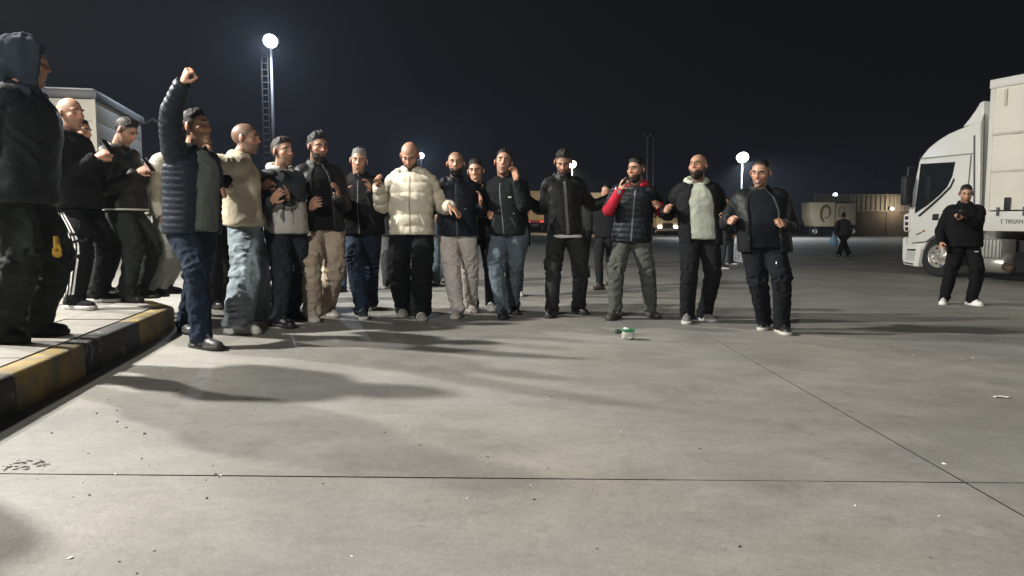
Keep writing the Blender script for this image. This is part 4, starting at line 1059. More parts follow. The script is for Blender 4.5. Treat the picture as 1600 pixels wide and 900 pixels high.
mb.box(cc + RV*2.2 + UP*.28, (6.2, .9, .26), np.stack([RV, NV, UP])); obj('chassis', mb, BLKP, trk, to_)
# fuel tank, air tank, battery box
Mt = np.stack([RV, NV, UP])
mb = MB(); rb = []
bb = S(1540, 388, -.12); mb.box(bb - NV*.25, (.72, .46, .42), Mt); bt = obj('battery_box', mb, mat('bumper_grey', (.3, .29, .27), .5), trk, to_, bevel=.02)
for q in np.linspace(-.31, .31, 8):
    mb = MB().box(bb + RV*q + NV*.0, (.045, .05, .40), Mt); obj('rib', mb, mat('rib_alloy', (.52, .51, .48), .4, .3), bt, to_, bevel=.008)
ft = S(1538, 411, -.14); mb = MB(); mb.tube([ft - NV*.24 - RV*.45, ft - NV*.24 - RV*.42, ft - NV*.24 + RV*.42, ft - NV*.24 + RV*.45], [.19, .225, .225, .19], 20); tk2 = obj('air_tank', mb, mat('tank_alloy', (.60, .58, .53), .3, .7, var=.15), trk, to_, smooth=True)
mb = MB().tube([ft - NV*.0 + RV*.50 - UP*.05, ft + NV*.05 + RV*.72 - UP*.1], [.085, .08], 14); obj('exhaust_pipe', mb, mat('rusty_steel', (.10, .07, .05), .7, .3), trk, to_, smooth=True)

# small lights and seams of the cab
AMB = mat('amber_plastic', (.45, .16, .02), .35, var=.05)
for poly in ([(1441, 360), (1445, 359), (1445, 362), (1441, 363)], [(1498, 352), (1503, 350), (1503, 353), (1498, 355)]): sp(poly, .034, .02, 'side_marker', AMB)
sp([(1516.5, 242), (1518, 242), (1513.5, 290), (1505, 320), (1503.8, 319.5), (1512.2, 289)], .026, .004, 'door_seam', GRY, dr)
sp([(1425, 379), (1446, 377), (1470, 360), (1470.5, 361.4), (1446.5, 378.6), (1425, 380.6)], .026, .004, 'door_seam', GRY, dr)
sp([(1521, 212), (1523.5, 211), (1523, 380), (1520.5, 380)], .012, .02, 'rear_pillar_seam', GRY)
Mt = np.stack([RV, NV, UP])
sp([(1472, 372), (1486, 389), (1487, 409), (1491, 409), (1492, 386), (1478, 366)], .04, .25, 'mudguard', BLKP)
sp([(1431, 366), (1440, 362), (1440, 364), (1431, 368)], .030, .004, 'badge', GRY, dr)

# the semi-trailer behind it
trl = thing('semi_trailer', 'white curtain side trailer with small grey lettering on its lower rail', 'trailer', tuple(W0 + RV*2.5 + UP*.0)); lo_ = np.array(trl.location)
CURT = mat('curtain_cloth', (.80, .77, .66), .5, var=.06, scale=1.2, bump=.25, bscale=3, dist=.05)
def X(s, z, off=0.): return W0 + RV*s + UP*z + NV*off
s0 = float(np.dot(S(1541, 300) - W0, RV)); zt = float(S(1546, 126)[2] - TG); zr0 = float(S(1546, 361)[2] - TG); zr1 = float(S(1546, 327)[2] - TG)
SL_ = 13.4
def tbox(s_a, s_b, z_a, z_b, off, depth, name, m, bevel=.01, parent=trl):
    mb = MB().box(X((s_a+s_b)/2, (z_a+z_b)/2, off - depth/2), (s_b-s_a, depth, z_b-z_a), Mt); return obj(name, mb, m, parent, lo_, bevel=bevel)
tbox(s0 + .02, s0 + SL_, zr1 + .04, zt - .22, -.03, 2.44, 'box_core', CURT)
# curtain: wavy cloth between rails
mb = MB(); ns_ = 90; zz = np.linspace(zr1 - .02, zt - .16, 14); V = []; 
for i, s_ in enumerate(np.linspace(s0 + .10, s0 + SL_, ns_)):
    for j, z_ in enumerate(zz):
        wv = .012*math.sin(s_*9 + .6*math.sin(z_*2)) + .010*math.sin(s_*3.1 + z_*1.3) + .010*math.sin(z_*5 + s_)
        V.append(X(s_, z_, .012 + wv))
F = [(i*14+j, (i+1)*14+j, (i+1)*14+j+1, i*14+j+1) for i in range(ns_-1) for j in range(13)]
mb.add(V, F); cu = obj('curtain', mb, CURT, trl, lo_, smooth=True)
for z_ in (zr1 + .8, zr1 + 1.62): 
    tbox(s0 + .10, s0 + SL_, z_, z_ + .05, .046, .012, 'reinforcing_band', mat('curtain_band', (.62, .58, .48), .5, var=.05), 0, cu)
tbox(s0 - .02, s0 + SL_, zt - .20, zt, .05, 2.6, 'top_rail', mat('white_rail', (.78, .76, .70), .4, var=.06), .02)
tbox(s0, s0 + .11, zr0, zt - .205, .04, 2.56, 'front_post', mat('white_rail', (.78, .76, .70), .4, var=.06), .015)
tbox(s0 + .004, s0 + SL_, zr0, zr1 - .05, .035, 2.55, 'side_rail', mat('white_rail', (.78, .76, .70), .4, var=.06), .012)
tbox(s0 + .34, s0 + .40, zt - .62, zt - .26, .05, .012, 'corner_patch', mat('curtain_band', (.62, .58, .48), .5, var=.05), 0)
for i in range(20):
    s_ = s0 + .32 + i*.60
    tbox(s_, s_ + .055, zr1 - .15, zr1 + .04, .075, .03, 'buckle', GRY, .005)
    if i % 4 == 1: tbox(s_ + .25, s_ + .34, zr0 + .02, zr0 + .07, .05, .02, 'side_marker', AMB, .006)
tbox(s0 + .50, s0 + .62, zr1 - .02, zr1 + .25, .09, .05, 'strap_ratchet', BLKP, .01)
text('T TIRSAN', .125, X(s0 + .40, zr0 + .17, .039), RV, mat('letter_grey', (.22, .22, .23), .5, var=0), trl, lo_, bold=.003)
tbox(s0 + .6, s0 + SL_ - .3, zr0 - .32, zr0 - .02, -.75, 1.1, 'chassis_beam', BLKP)
pb = tbox(s0 + 1.35, s0 + 3.4, zr0 - .98, zr0 - .36, -.04, .55, 'pallet_box', mat('pallet_box', (.52, .49, .42), .5, var=.12, scale=2), .02)
tbox(s0 + 1.17, s0 + 1.33, zr0 - 1.02, zr0 - .32, -.03, .50, 'box_frame', mat('white_rail', (.78, .76, .70), .4, var=.06), .015)
for off in (-.35, -2.0): 
    tbox(s0 + 1.00, s0 + 1.12, float(gz(W0[0])) - TG + .02, zr0 - .3, off, .14, 'landing_leg', GRY)
for dx in (8.6, 9.9, 11.2):
    for off in (-.22, -2.3):
        c = X(s0 + dx, .5, off); wheel(trl, lo_, np.array([c[0], c[1], float(gz(c[0])) + .5]), NV, .5, .34)

# ---- crumpled pack and litter
p = G(978, 530); pk = thing('crushed_carton', 'crushed clear and green drinks carton lying on the concrete before the dancers', 'carton', tuple(p)); o_ = p.copy()
clear = mat('clear_film', (.50, .50, .47), .25, var=.25, scale=30, bump=.6, bscale=60); grn = mat('green_card', (.02, .17, .07), .5, var=.3, scale=30); dgrn = mat('dark_card', (.02, .045, .03), .6, var=.3, scale=30); wpl = mat('white_plastic', (.72, .73, .74), .45, var=.06)
mb = MB(); rs = np.random.RandomState(3)
def crumple(n, r, zf, m_, name, c, sc, off=(0, 0, 0)):
    g = MB().ell((0, 0, 0), (1, 1, 1), n=14, m=10); V = g.verts(); V = np.sign(V)*np.abs(V)**.55; V = V*(np.asarray(sc)) ; V += .10*np.min(sc)*noise3(V*28 + n)[:, None]*nrm([1, .6, .8]) + .006*noise3(V*70 + n)[:, None]
    g2 = MB().add(np.asarray(c) + V, g.f); o = obj(name, g2, m_, pk, o_, smooth=False); return o
crumple(1, 0, 0, clear, 'clear_wrap', p + (.012, 0, .040), (.058, .045, .039))
crumple(2, 0, 0, grn, 'green_flap', p + (.020, .0, .083), (.060, .046, .009))
crumple(3, 0, 0, dgrn, 'torn_side', p + (-.072, .005, .070), (.030, .035, .014))
crumple(4, 0, 0, wpl, 'white_cap', p + (-.010, -.005, .097), (.014, .012, .009))
crumple(5, 0, 0, wpl, 'white_tab', p + (.016, -.015, .096), (.009, .009, .008))
pb_ = G(1562, 621); q = thing('paper_slip', 'small white paper slip lying alone at the right', 'paper', tuple(pb_)); mb = MB(); rs = np.random.RandomState(5)
V = []; 
for i in range(5):
    for j in range(3): V.append(pb_ + (-.045 + i*.0225, -.016 + j*.016 - i*.004, .004 + .008*abs(math.sin(i*1.1 + j))))
mb.add(V, [(i*3+j, (i+1)*3+j, (i+1)*3+j+1, i*3+j+1) for i in range(4) for j in range(2)]); obj('sheet', mb, mat('paper', (.75, .74, .70), .8, var=.05), q, pb_, smooth=True)
def scatter(name, n, m, size, seed, flat, region):
    mb = MB(); rs = np.random.RandomState(seed)
    for _ in range(n):
        c = region(rs); c = np.array([c[0], c[1], float(gz(c[0]))]); s = size*rs.uniform(.4, 1.5); g = MB().ell((0, 0, 0), (1, 1, 1), n=6, m=4); V = g.verts()*np.array([s*rs.uniform(.6, 1.8), s*rs.uniform(.5, 1), s*flat])*(1 + .3*rs.uniform(-1, 1, (len(g.verts()), 1)))
        a = rs.uniform(0, 6.3); V = V @ np.array([[math.cos(a), math.sin(a), 0], [-math.sin(a), math.cos(a), 0], [0, 0, 1]]); mb.add(c + V + (0, 0, s*flat*.7), g.f)
    return obj(name, mb, m, kind='stuff')
def rg(rs):
    y = 2.0 + 6.5*rs.uniform()**1.3; return (rs.uniform(-.62, .66)*y, y)
def rg_l(rs):
    y = 2.2 + 2.6*rs.uniform(); return (max(-.66*y, -2.3) + abs(rs.normal(0, .55)), y)
scatter('litter', 26, mat('paper', (.75, .74, .70), .8, var=.05), .006, 11, .35, rg)
scatter('grit', 90, mat('grit', (.06, .055, .05), .9), .0034, 12, .5, rg)
scatter('debris', 30, mat('grit', (.06, .055, .05), .9), .0044, 13, .5, rg_l)
scatter('rubble', 60, mat('grit', (.06, .055, .05), .9), .007, 14, .2, lambda rs: (G(35, 728)[0] + rs.normal(0, .055), G(35, 728)[1] + rs.normal(0, .03)))

# ---- night air: thin haze that glows round the lamps
mb = MB().box((0, 60, 4.75), (260, 150, 12.5)); hz = obj('haze', mb, None, kind='stuff')
hm = bpy.data.materials.new('haze_air'); hm.use_nodes = True; hn = hm.node_tree.nodes; hn.clear()
ho = hn.new('ShaderNodeOutputMaterial'); pv = hn.new('ShaderNodeVolumePrincipled'); pv.inputs['Density'].default_value = .00055; pv.inputs['Color'].default_value = (.74, .84, 1, 1); pv.inputs['Anisotropy'].default_value = .5
hm.node_tree.links.new(pv.outputs[0], ho.inputs['Volume']); hz.data.materials.append(hm)

# ================================================================== the people
BLACK = (.0075, .0075, .0085); NAVY = (.018, .026, .045); WHITE = (.62, .61, .58)
GREY_H = (.17, .165, .16); DARK_H = (.009, .0075, .0065); BROWN_H = (.02, .014, .011)
SLIM, REG, WIDE, BAGGY = (.098, .074, .056), (.104, .082, .068), (.108, .092, .088), (.118, .106, .104)
PUF = dict(kind='nylon', puff=(.085, .014), bulk=1.07, folds=.006)

# ---- on the kerb
p1 = person('man with his grey blue hood up in a bulky dark coat on the kerb', (6, 534), (64, 523), (42, 66), 94, 'kerb', base_h=KH, post=.985, hyaw=122,
    jacket=dict(col=(0.011, 0.0143, 0.0165), kind='nylon', bulk=1.22, hem=-.22, collar=.05, folds=.012), hood=cloth((.032, .044, .060), 'cotton'),
    pants=dict(col=(.028, .033, .030), r=(.110, .096, .088), folds=.013), shoes=dict(col=(0.0088, 0.0099, 0.0094), sole=(.02, .02, .02)), rfy=82, lfy=100, wide=1.05, hp=4, rh=(62, 283, .03), lh=(64, 283, .08))
p2 = person('bald man in black with three white stripes down his track pants holding up a phone', (124, 483), (160, 472), (110, 154), 82, 'kerb', base_h=KH, hyaw=72, hp=3,
    rh=(163, 238, -.06), lh=(166, 240, .12), rcurl=.8, stubble=.35, buzz=.08, bow=.03,
    jacket=dict(col=BLACK, bulk=1.1, hem=-.2, hoodback=True, collar=.045), pants=dict(col=(0.0066, 0.0066, 0.0077), r=REG, stripes=True),
    shoes=dict(col=BLACK, sole=(.50, .49, .46), kind='cotton'), wide=1.05)
p2b = person('bearded man in black half hidden behind the bald man on the kerb', (141, 466), (166, 461), (126, 185), 85, 'kerb', base_h=KH, hair=('short', DARK_H), beard=((.02, .016, .014), .010),
    jacket=dict(col=(0.0088, 0.0088, 0.0094), bulk=1.05), pants=dict(col=BLACK, r=REG), hp=8)
p3 = person('short haired man in black bomber jacket bent over his phone on the kerb', (201, 472), (224, 466), (207, 187), 82, 'kerb', base_h=KH, hyaw=80, hp=34, bow=.05, hair=('crop', DARK_H), stubble=.4,
    rh=(226, 264, -.08), lh=(232, 260, .08), rcurl=.7, lcurl=.7, jacket=dict(col=(0.0088, 0.0094, 0.0094), bulk=1.1, hem=-.12, collar=.03, band=WHITE, kind='nylon'),
    pants=dict(col=(.028, .032, .031), r=(.112, .084, .066), folds=.012), shoes=dict(col=(0.0165, 0.0165, 0.0165), kind='leather', high=True))
p4 = person('man in a pale fleece and light grey joggers behind the man with raised fist', (243, 463), (262, 459), (270, 196), 80, 'kerb', base_h=KH, hair=('short', DARK_H),
    jacket=dict(col=(0.45, 0.42, 0.35), bulk=1.05, hem=-.2), pants=dict(col=(0.36, 0.37, 0.35), r=(.112, .088, .066), folds=.012), shoes=dict(col=BLACK))
# ---- the line of dancers
p5 = person('man in a navy quilted jacket raising his fist high in the air', (322, 545), (292, 520), (303, 172), 72, 'line', hyaw=80, hp=-4, hair=('crop', DARK_H), stubble=.35, skin=1.35,
    rh=(292, 113, -.46), rpole=(.3, -.6, 0), rcurl=1.0, lh=(350, 300, .15), lcurl=.9, inner=dict(col=(0.16, 0.18, 0.165), name='tee_shirt'),
    jacket=dict(col=(.010, .016, .027), kind='nylon', puff=(.050, .008), bulk=1.12, hem=-.22, open=.55, collar=.045), pants=dict(col=(.012, .020, .036), kind='denim', r=(.115, .086, .064), folds=.013),
    shoes=dict(col=(0.045, 0.045, 0.047), sole=(.02, .02, .02)), rfy=62, lfy=40)
p5b = person('man in black clothes hidden behind the navy quilted jacket', (336, 482), (352, 474), (316, 208), 60, 'back', fine=False, hair=('short', DARK_H), jacket=dict(col=BLACK, bulk=1.08), pants=dict(col=BLACK, r=WIDE), shoes=dict(col=(0.011, 0.011, 0.0121)))
p6 = person('man in a cream jacket and wide light blue jeans seen from behind his shoulder', (378, 521), (410, 500), (384, 193), 104, 'line', hyaw=92, hp=2, buzz=.62, stubble=.5, bow=.03,
    rh=(374, 294, -.22), rpole=(.4, -.8, -.6), rcurl=.5, lh=(420, 285, .1), inner=dict(col=BLACK, name='shirt', sleeve=True),
    jacket=dict(col=(0.6, 0.54, 0.41), kind='cotton', bulk=1.14, hem=-.12, sleeve=.52, open=.30, collar=.048, folds=.009, srad=1.06), pants=dict(col=(.26, .31, .345), kind='denim', r=(.122, .112, .108), folds=.014),
    shoes=dict(col=(0.66, 0.65, 0.62), sole=(.66, .65, .62), kind='cotton'), rfy=80, lfy=95)
def two_tone(V, t, I):
    n = noise3(V*np.array([34, 34, 7]), 4); lower = sstep(.42 + .02*n - t, -.01, .01)*(I == 0)
    mk = np.clip(lower, 0, 1)[:, None]; scr = ((n > .33) & (t < .38) & (t > .02))[:, None]
    return np.array([.030, .036, .046])*(1-mk) + mk*np.where(scr, np.array([.12, .12, .12]), np.array([.50, .48, .44]))
p7 = person('clapping man whose jacket has dark shoulders and a pale scribbled lower half', (441, 511), (462, 498), (441, 216), 48, 'line', pshift=.02, wide=.86, lhd=(-.2, .5, .8), rhd=(-.2, .5, .8), hyaw=58, hair=('crop', (.030, .024, .02)), stubble=.5,
    rh=(434, 312, -.30), lh=(446, 306, -.22), rcurl=.15, lcurl=.15, rpalm=(1, .2, .3), lpalm=(-1, .2, .3), inner=dict(col=(0.5, 0.49, 0.46), name='hoodie', hoodback=True, hem=-.08),
    jacket=dict(colfn=two_tone, bulk=1.12, hem=-.16, collar=0, folds=.008), pants=dict(col=(.022, .026, .033), kind='denim', r=(.110, .082, .062), folds=.012), shoes=dict(col=(0.0099, 0.0099, 0.0099), high=True), rfy=55, lfy=62)
p8 = person('bearded man with swept dark hair in an open black jacket and beige cargo trousers', (490, 501), (513, 494), (498, 208), 22, 'line', pshift=.035, wide=.86, lhd=(-.2, .4, .9), rhd=(-.3, .6, .5), hyaw=42, hp=10, hair=('swept', (.022, .021, .02)), beard=((.02, .017, .015), .008),
    rh=(492, 326, -.28), lh=(527, 303, -.30), rcurl=.3, lcurl=.3, rpalm=(1, .2, .3), lpalm=(-1, .2, .3), inner=dict(col=(0.0066, 0.0066, 0.0072), name='tee_shirt'),
    jacket=dict(col=(0.0099, 0.0105, 0.0116), kind='nylon', bulk=1.10, hem=-.2, open=.36, collar=.05, pockets=True), pants=dict(col=(.42, .345, .265), r=(.112, .094, .074), folds=.014), shoes=dict(col=(0.46, 0.43, 0.38), sole=(.60, .58, .54), kind='cotton'), rfy=20, lfy=45)
p9 = person('grey haired man in a black jacket and dark blue jeans with both hands raised', (567, 497), (580, 482), (562, 232), 4, 'line', pshift=-.02, lhd=(-.1, .2, 1), rhd=(-.1, .3, 1), hyaw=8, hp=10, hr=-6, hair=('crop', GREY_H), stubble=.25,
    rh=(545, 303, -.32), lh=(573, 288, -.26), rcurl=.3, lcurl=.5, rpalm=(1, .2, .3), lpalm=(-1, .4, .2), jacket=dict(col=BLACK, bulk=1.14, hem=-.18, collar=.045, zip=(.012, (.10, .10, .10))),
    pants=dict(col=(.015, .024, .042), kind='denim', r=(.114, .084, .066), folds=.012), shoes=dict(col=(0.05, 0.055, 0.065), sole=(.58, .57, .53), kind='cotton'), rfy=15, wide=1.04, belly=.03)
p9b = person('man in dark jeans and black boots hidden behind the grey haired man', (534, 456), (551, 451), (545, 289), 0, 'back', fine=False, jacket=dict(col=BLACK), pants=dict(col=(0.03, 0.045, 0.07), kind='denim', r=REG), shoes=dict(col=BLACK, high=True), hair=('short', DARK_H))
p10 = person('bald man in a bulky cream puffer jacket looking down at his feet', (632, 493), (658, 499), (638, 225), 2, 'line', lhd=(.75, .2, -.7), hyaw=-4, hp=34, hr=0, bow=.04, hs=1.1, beard=((.03, .024, .02), .005), stubble=.4,
    rh=(589, 279, -.22), rpole=(.25, -.1, -1), rcurl=.7, lh=(708, 323, -.13), lpole=(.35, -.6, -.8), lcurl=.28, lpalm=(-.2, -.2, -1), inner=dict(col=BLACK, name='shirt'),
    jacket=dict(col=(0.60, 0.55, 0.44), kind='nylon', puff=(.115, .017), bulk=1.17, hem=-.16, collar=.055, zip=(.014, (.30, .26, .18)), hoodback=True), pants=dict(col=(0.006, 0.0066, 0.0083), r=(.122, .104, .094), folds=.010),
    shoes=dict(col=(0.3, 0.29, 0.28), sole=(.36, .35, .33), kind='cotton'), wide=.90, belly=.02, lfy=12, rfy=-6)
p10b = person('person in dark trousers hidden behind the cream puffer jacket', (604, 450), (616, 442), (612, 290), 10, 'back', fine=False, jacket=dict(col=(0.011, 0.011, 0.0121)), pants=dict(col=(0.06, 0.062, 0.065), r=REG), shoes=dict(col=BLACK, sole=(.6, .59, .56)), hair=('short', DARK_H))
p11 = person('shaven headed bearded man in a navy jacket and light grey jeans', (714, 496), (737, 487), (712, 237), 2, 'line', pshift=-.03, wide=.90, lhd=(.1, .2, 1), hyaw=4, buzz=.30, beard=((.022, .018, .016), .011),
    rh=(683, 345, .0), lh=(749, 316, -.20), lpole=(.45, -.4, -.8), lcurl=.25, lpalm=(-.7, .5, .3), jacket=dict(col=(.009, .012, .021), kind='nylon', bulk=1.12, hem=-.16, collar=.04, hoodback=True, zip=(.016, (.06, .07, .09)), marks=[(.40, .09, .018, .014)]),
    pants=dict(col=(.60, .55, .52), r=(.112, .088, .064), folds=.011), shoes=dict(col=(0.45, 0.41, 0.38), sole=(.55, .52, .48), kind='cotton'), belly=.02)
p11b = person('person in grey jeans hidden between the cream puffer and the navy jacket', (681, 446), (693, 441), (688, 289), 0, 'back', fine=False, jacket=dict(col=(0.03, 0.04, 0.055)), pants=dict(col=(0.09, 0.12, 0.135), kind='denim', r=REG), shoes=dict(col=(0.2, 0.2, 0.2)), hair=('short', DARK_H))
p12 = person('smiling young man peeking over a shoulder in black with white sneakers', (739, 485), (767, 484), (742, 250), -4, 'line', lhd=(-.1, .3, 1), hyaw=-6, hp=6, hr=4, hair=('crop', (.022, .017, .014)), smile=True,
    rh=(737, 318, -.1), lh=(758, 300, -.25), lcurl=.2, rcurl=.3, jacket=dict(col=(0.0088, 0.0088, 0.0099), kind='nylon', bulk=1.04, hem=-.2, zip=(.012, (.2, .2, .2))), pants=dict(col=BLACK, r=SLIM), shoes=dict(col=(0.66, 0.65, 0.62), sole=(.68, .67, .64), kind='cotton'))
p13 = person('dark haired man in a black jacket and faded blue jeans with one palm raised', (787, 497), (803, 490), (789, 235), -22, 'line', pshift=.03, wide=.86, lhd=(-.1, .1, 1), hyaw=0, hp=-4, hr=-7, hair=('crop', DARK_H, 'receding'), stubble=.3,
    lh=(803, 270, -.28), lpole=(.35, .0, -1), lcurl=.4, lpalm=(-.4, .8, .2), rh=(765, 335, -.05), jacket=dict(col=(0.0083, 0.0099, 0.011), bulk=1.12, hem=-.14, collar=.045, zip=(.014, (.05, .05, .055)), marks=[(.62, .10, .03, .03), (.30, .12, .012, .012)]),
    pants=dict(col=(.10, .128, .155), kind='denim', r=(.110, .084, .064), folds=.012), shoes=dict(col=(0.0099, 0.0105, 0.0132), kind='leather'), rfy=-4, lfy=14)
p13b = person('person in blue grey jeans and white sneakers hidden behind the raised palm', (777, 463), (812, 462), (797, 292), 0, 'back', fine=False, jacket=dict(col=BLACK), pants=dict(col=(0.07, 0.1, 0.125), kind='denim', r=SLIM), shoes=dict(col=(0.66, 0.65, 0.62), sole=(.68, .67, .64), kind='cotton'), hair=('short', DARK_H))
p14 = person('man looking down with both arms spread over his neighbours and a white shirt hem', (861, 495), (906, 490), (880, 236), 2, 'line', pshift=.02, wide=.82, hyaw=-6, hp=30, bow=.04, hair=('crop', (.020, .018, .017)), stubble=.5, beard=((.05, .045, .04), .004),
    rh=(808, 302, .16), rpole=(.3, -.5, -.8), lh=(974, 302, .2), lpole=(.3, -.5, -.8), inner=dict(col=(0.66, 0.65, 0.63), name='tee_shirt', hem=-.19),
    jacket=dict(col=(0.0094, 0.0099, 0.0105), kind='nylon', bulk=1.08, hem=-.13, collar=.045, zip=(.030, (.13, .13, .135))), pants=dict(col=(.024, .025, .025), kind='denim', r=(.106, .082, .060), folds=.013), shoes=dict(col=(0.0077, 0.0077, 0.0077), high=True), rfy=-16, lfy=20)
p14b = person('man in a dark jacket with a pale emblem standing far behind the spread arms', (905, 420), (915, 416), (913, 300), -10, 'back', fine=False, jacket=dict(col=(0.03, 0.032, 0.034)), pants=dict(col=(0.0138, 0.0138, 0.0149), r=REG), shoes=dict(col=(0.0165, 0.0165, 0.0165)), hair=('short', DARK_H))
p15 = person('man in a black puffer vest with bright red sleeves singing into a microphone', (959, 499), (1019, 496), (994, 247), -12, 'line', pshift=-.03, wide=.94, hyaw=-42, hp=2, hair=('crop', DARK_H), beard=((.022, .018, .016), .009),
    rh=(975, 285, -.26), rpole=(.55, -.1, -1), rcurl=1.0, rpalm=(.6, -.6, 0), lh=(1029, 319, -.15), lpole=(.5, -.4, -.8), lcurl=.7, inner=dict(col=(0.42, 0.022, 0.045), name='hoodie', sleeve=True, hoodback=True, hem=-.05),
    jacket=dict(col=(0.0088, 0.011, 0.0149), kind='nylon', puff=(.060, .011), bulk=1.10, hem=-.17, sleeve=.50, collar=.0, zip=(.018, (.10, .11, .13)), folds=.005), pants=dict(col=(.085, .092, .082), r=(.106, .082, .062), folds=.012),
    shoes=dict(col=(0.06, 0.06, 0.052), sole=(.03, .03, .03)), rfy=-30, lfy=15)
p15b = person('man in black walking away behind the singer with a brown soled shoe', (934, 453), (953, 446), (948, 288), -40, 'back', fine=False, rh=(948, 368, -.1), jacket=dict(col=BLACK), pants=dict(col=(0.011, 0.011, 0.0121), r=SLIM), shoes=dict(col=(0.14, 0.12, 0.1), sole=(.1, .08, .07)), hair=('short', DARK_H), rfy=-50, lfy=-50)
p16 = person('bald bearded man in an open black jacket over a pale sage hoodie', (1073, 504), (1103, 501), (1091, 241), -2, 'line', pshift=.035, wide=.95, hyaw=-38, hp=-6, hr=3, buzz=.12, beard=((.022, .018, .016), .011),
    rh=(1040, 326, -.14), rpole=(.5, -.45, -.9), rcurl=.75, lh=(1134, 341, -.14), lpole=(.5, -.45, -.9), lcurl=.75, inner=dict(col=(0.42, 0.45, 0.375), name='hoodie', hoodback=True, hem=-.12),
    jacket=dict(col=(0.011, 0.0121, 0.0132), bulk=1.12, hem=-.24, open=.55, collar=.0, folds=.007), pants=dict(col=(0.011, 0.0116, 0.0138), r=(.112, .084, .066), folds=.010), shoes=dict(col=(0.19, 0.19, 0.185), sole=(.56, .55, .52), kind='cotton'), rfy=-14, lfy=14)
p16b = person('person in dark grey trousers far behind between the two men in open black jackets', (1129, 420), (1144, 413), (1133, 308), 40, 'back', fine=False, jacket=dict(col=(0.011, 0.0121, 0.0154)), pants=dict(col=(0.05, 0.055, 0.062), r=REG), shoes=dict(col=BLACK, sole=(.6, .6, .57)), hair=('short', DARK_H), rfy=60)
p17 = person('laughing man in an open black jacket and navy sweater at the right end', (1194, 514), (1223, 521), (1189, 250), -14, 'line', pshift=-.03, hyaw=-36, hp=14, hr=-4, hair=('short', DARK_H, 'receding'), stubble=.4, smile=True, hs=1.1,
    rh=(1141, 344, -.08), rpole=(.5, -.45, -.9), rcurl=.8, lh=(1222, 348, -.26), lpole=(.5, -.45, -.9), lcurl=.8, inner=dict(col=(.007, .009, .013), name='sweater', collar=.014, hem=-.14), belly=.05,
    jacket=dict(col=(0.0077, 0.0088, 0.0105), kind='nylon', bulk=1.20, hem=-.24, open=.50, collar=.045, pockets=True), pants=dict(col=(0.0072, 0.0083, 0.011), r=(.122, .092, .068), folds=.010, marks=[(.20, .10, .009, .022)]), shoes=dict(col=(0.0121, 0.0121, 0.0121), sole=(.42, .41, .36)), wide=1.06, rfy=-30, lfy=0)
# ---- a bystander just left of the frame, whose shadow falls into the picture
p0 = person('man in dark clothes standing on the kerb just beyond the left picture edge', (-585, 642), (-535, 633), (-560, -79), 70, 'kerb', base_h=KH, fine=False, hair=('short', DARK_H), jacket=dict(col=BLACK, bulk=1.15), pants=dict(col=BLACK, r=WIDE))
# ---- standing apart
p18 = person('man in a black tracksuit and white sneakers speaking into a microphone before the truck', (1474, 475), (1521, 477), (1511, 289), -14, 'yard', pshift=.025, hyaw=-24, hp=18, hair=('short', BROWN_H), stubble=.5,
    rh=(1470, 386, -.06), rcurl=.6, lh=(1497, 336, -.25), lpole=(.9, -.2, -.8), lcurl=1.0, jacket=dict(col=(0.0066, 0.0066, 0.0077), bulk=1.12, hem=-.16, collar=.045), pants=dict(col=(0.0066, 0.0066, 0.0077), r=(.112, .086, .066), folds=.010, marks=[(.14, .12, .05, .012)]),
    shoes=dict(col=(0.7, 0.69, 0.66), sole=(.70, .69, .66), kind='cotton'), rfy=-35, lfy=10, wide=1.03)
p19 = person('distant man in dark clothes with his back turned carrying a pale blue bag', (1310, 401), (1326, 401), (1318, 332), 170, 'yard', fine=False, hair=('short', DARK_H), lh=(1304, 367, .0), jacket=dict(col=(0.03, 0.032, 0.03), bulk=1.1), pants=dict(col=(0.011, 0.011, 0.0121), r=WIDE), shoes=dict(col=(0.1, 0.1, 0.1)))

# ================================================================== things held and worn
def phone(pp, s, label, glow):
    S_, E_, W_ = pp['arm'][s]; d = nrm(W_ - E_); c = W_ + d*.10*pp['k'] + pp['u']*.035 - pp['f']*(-.02)
    rt = thing('phone', label, 'phone', tuple(c), 'phones held by men on the kerb'); o_ = np.array(rt.location)
    back = nrm(pp['f']*.7 + pp['u']*.5) ; upv = nrm(pp['u'] - back*np.dot(pp['u'], back)); x = np.cross(upv, back); Mx = np.stack([x, back, upv])
    mb = MB().box(c, (.074, .009, .155), Mx); obj('case', mb, mat('phone_case', (.012, .012, .013), .35), rt, o_, bevel=.003)
    mb = MB().box(c - back*.0052, (.066, .001, .142), Mx); obj('screen', mb, emit('phone_screen', (.75, .82, 1.), glow), rt, o_)
phone(p2, -1, 'black phone held upright by the bald man in striped track pants', .25)
phone(p3, -1, 'phone held in both hands by the man bent over on the kerb', 1.2)
def mic(pp, s, label):
    S_, E_, W_ = pp['arm'][s]; d = nrm(W_ - E_); k = pp['k']; c = W_ + d*.085*k + pp['f']*.025
    mouth = pp['hc'] + (np.array([0, .125, -.06])*pp['HK']) @ pp['M']
    ax = nrm(mouth - c); c2 = c + ax*.12
    rt = thing('microphone', label, 'microphone', tuple(c), 'handheld microphones'); o_ = np.array(rt.location)
    mb = MB().tube([c - ax*.10, c - ax*.09, c + ax*.04, c + ax*.07], [.012, .014, .018, .021], 14); obj('handle', mb, mat('mic_body', (.02, .02, .021), .4, .2), rt, o_, smooth=True)
    mb = MB().ell(c + ax*.095, (.028, .028, .030), n=16, m=10); obj('grille', mb, mat('mic_grille', (.06, .06, .062), .45, .6, bump=.6, bscale=300), rt, o_, smooth=True)
mic(p15, -1, 'black handheld microphone at the mouth of the man with red sleeves')
mic(p18, 1, 'black handheld microphone held up by the man before the truck')
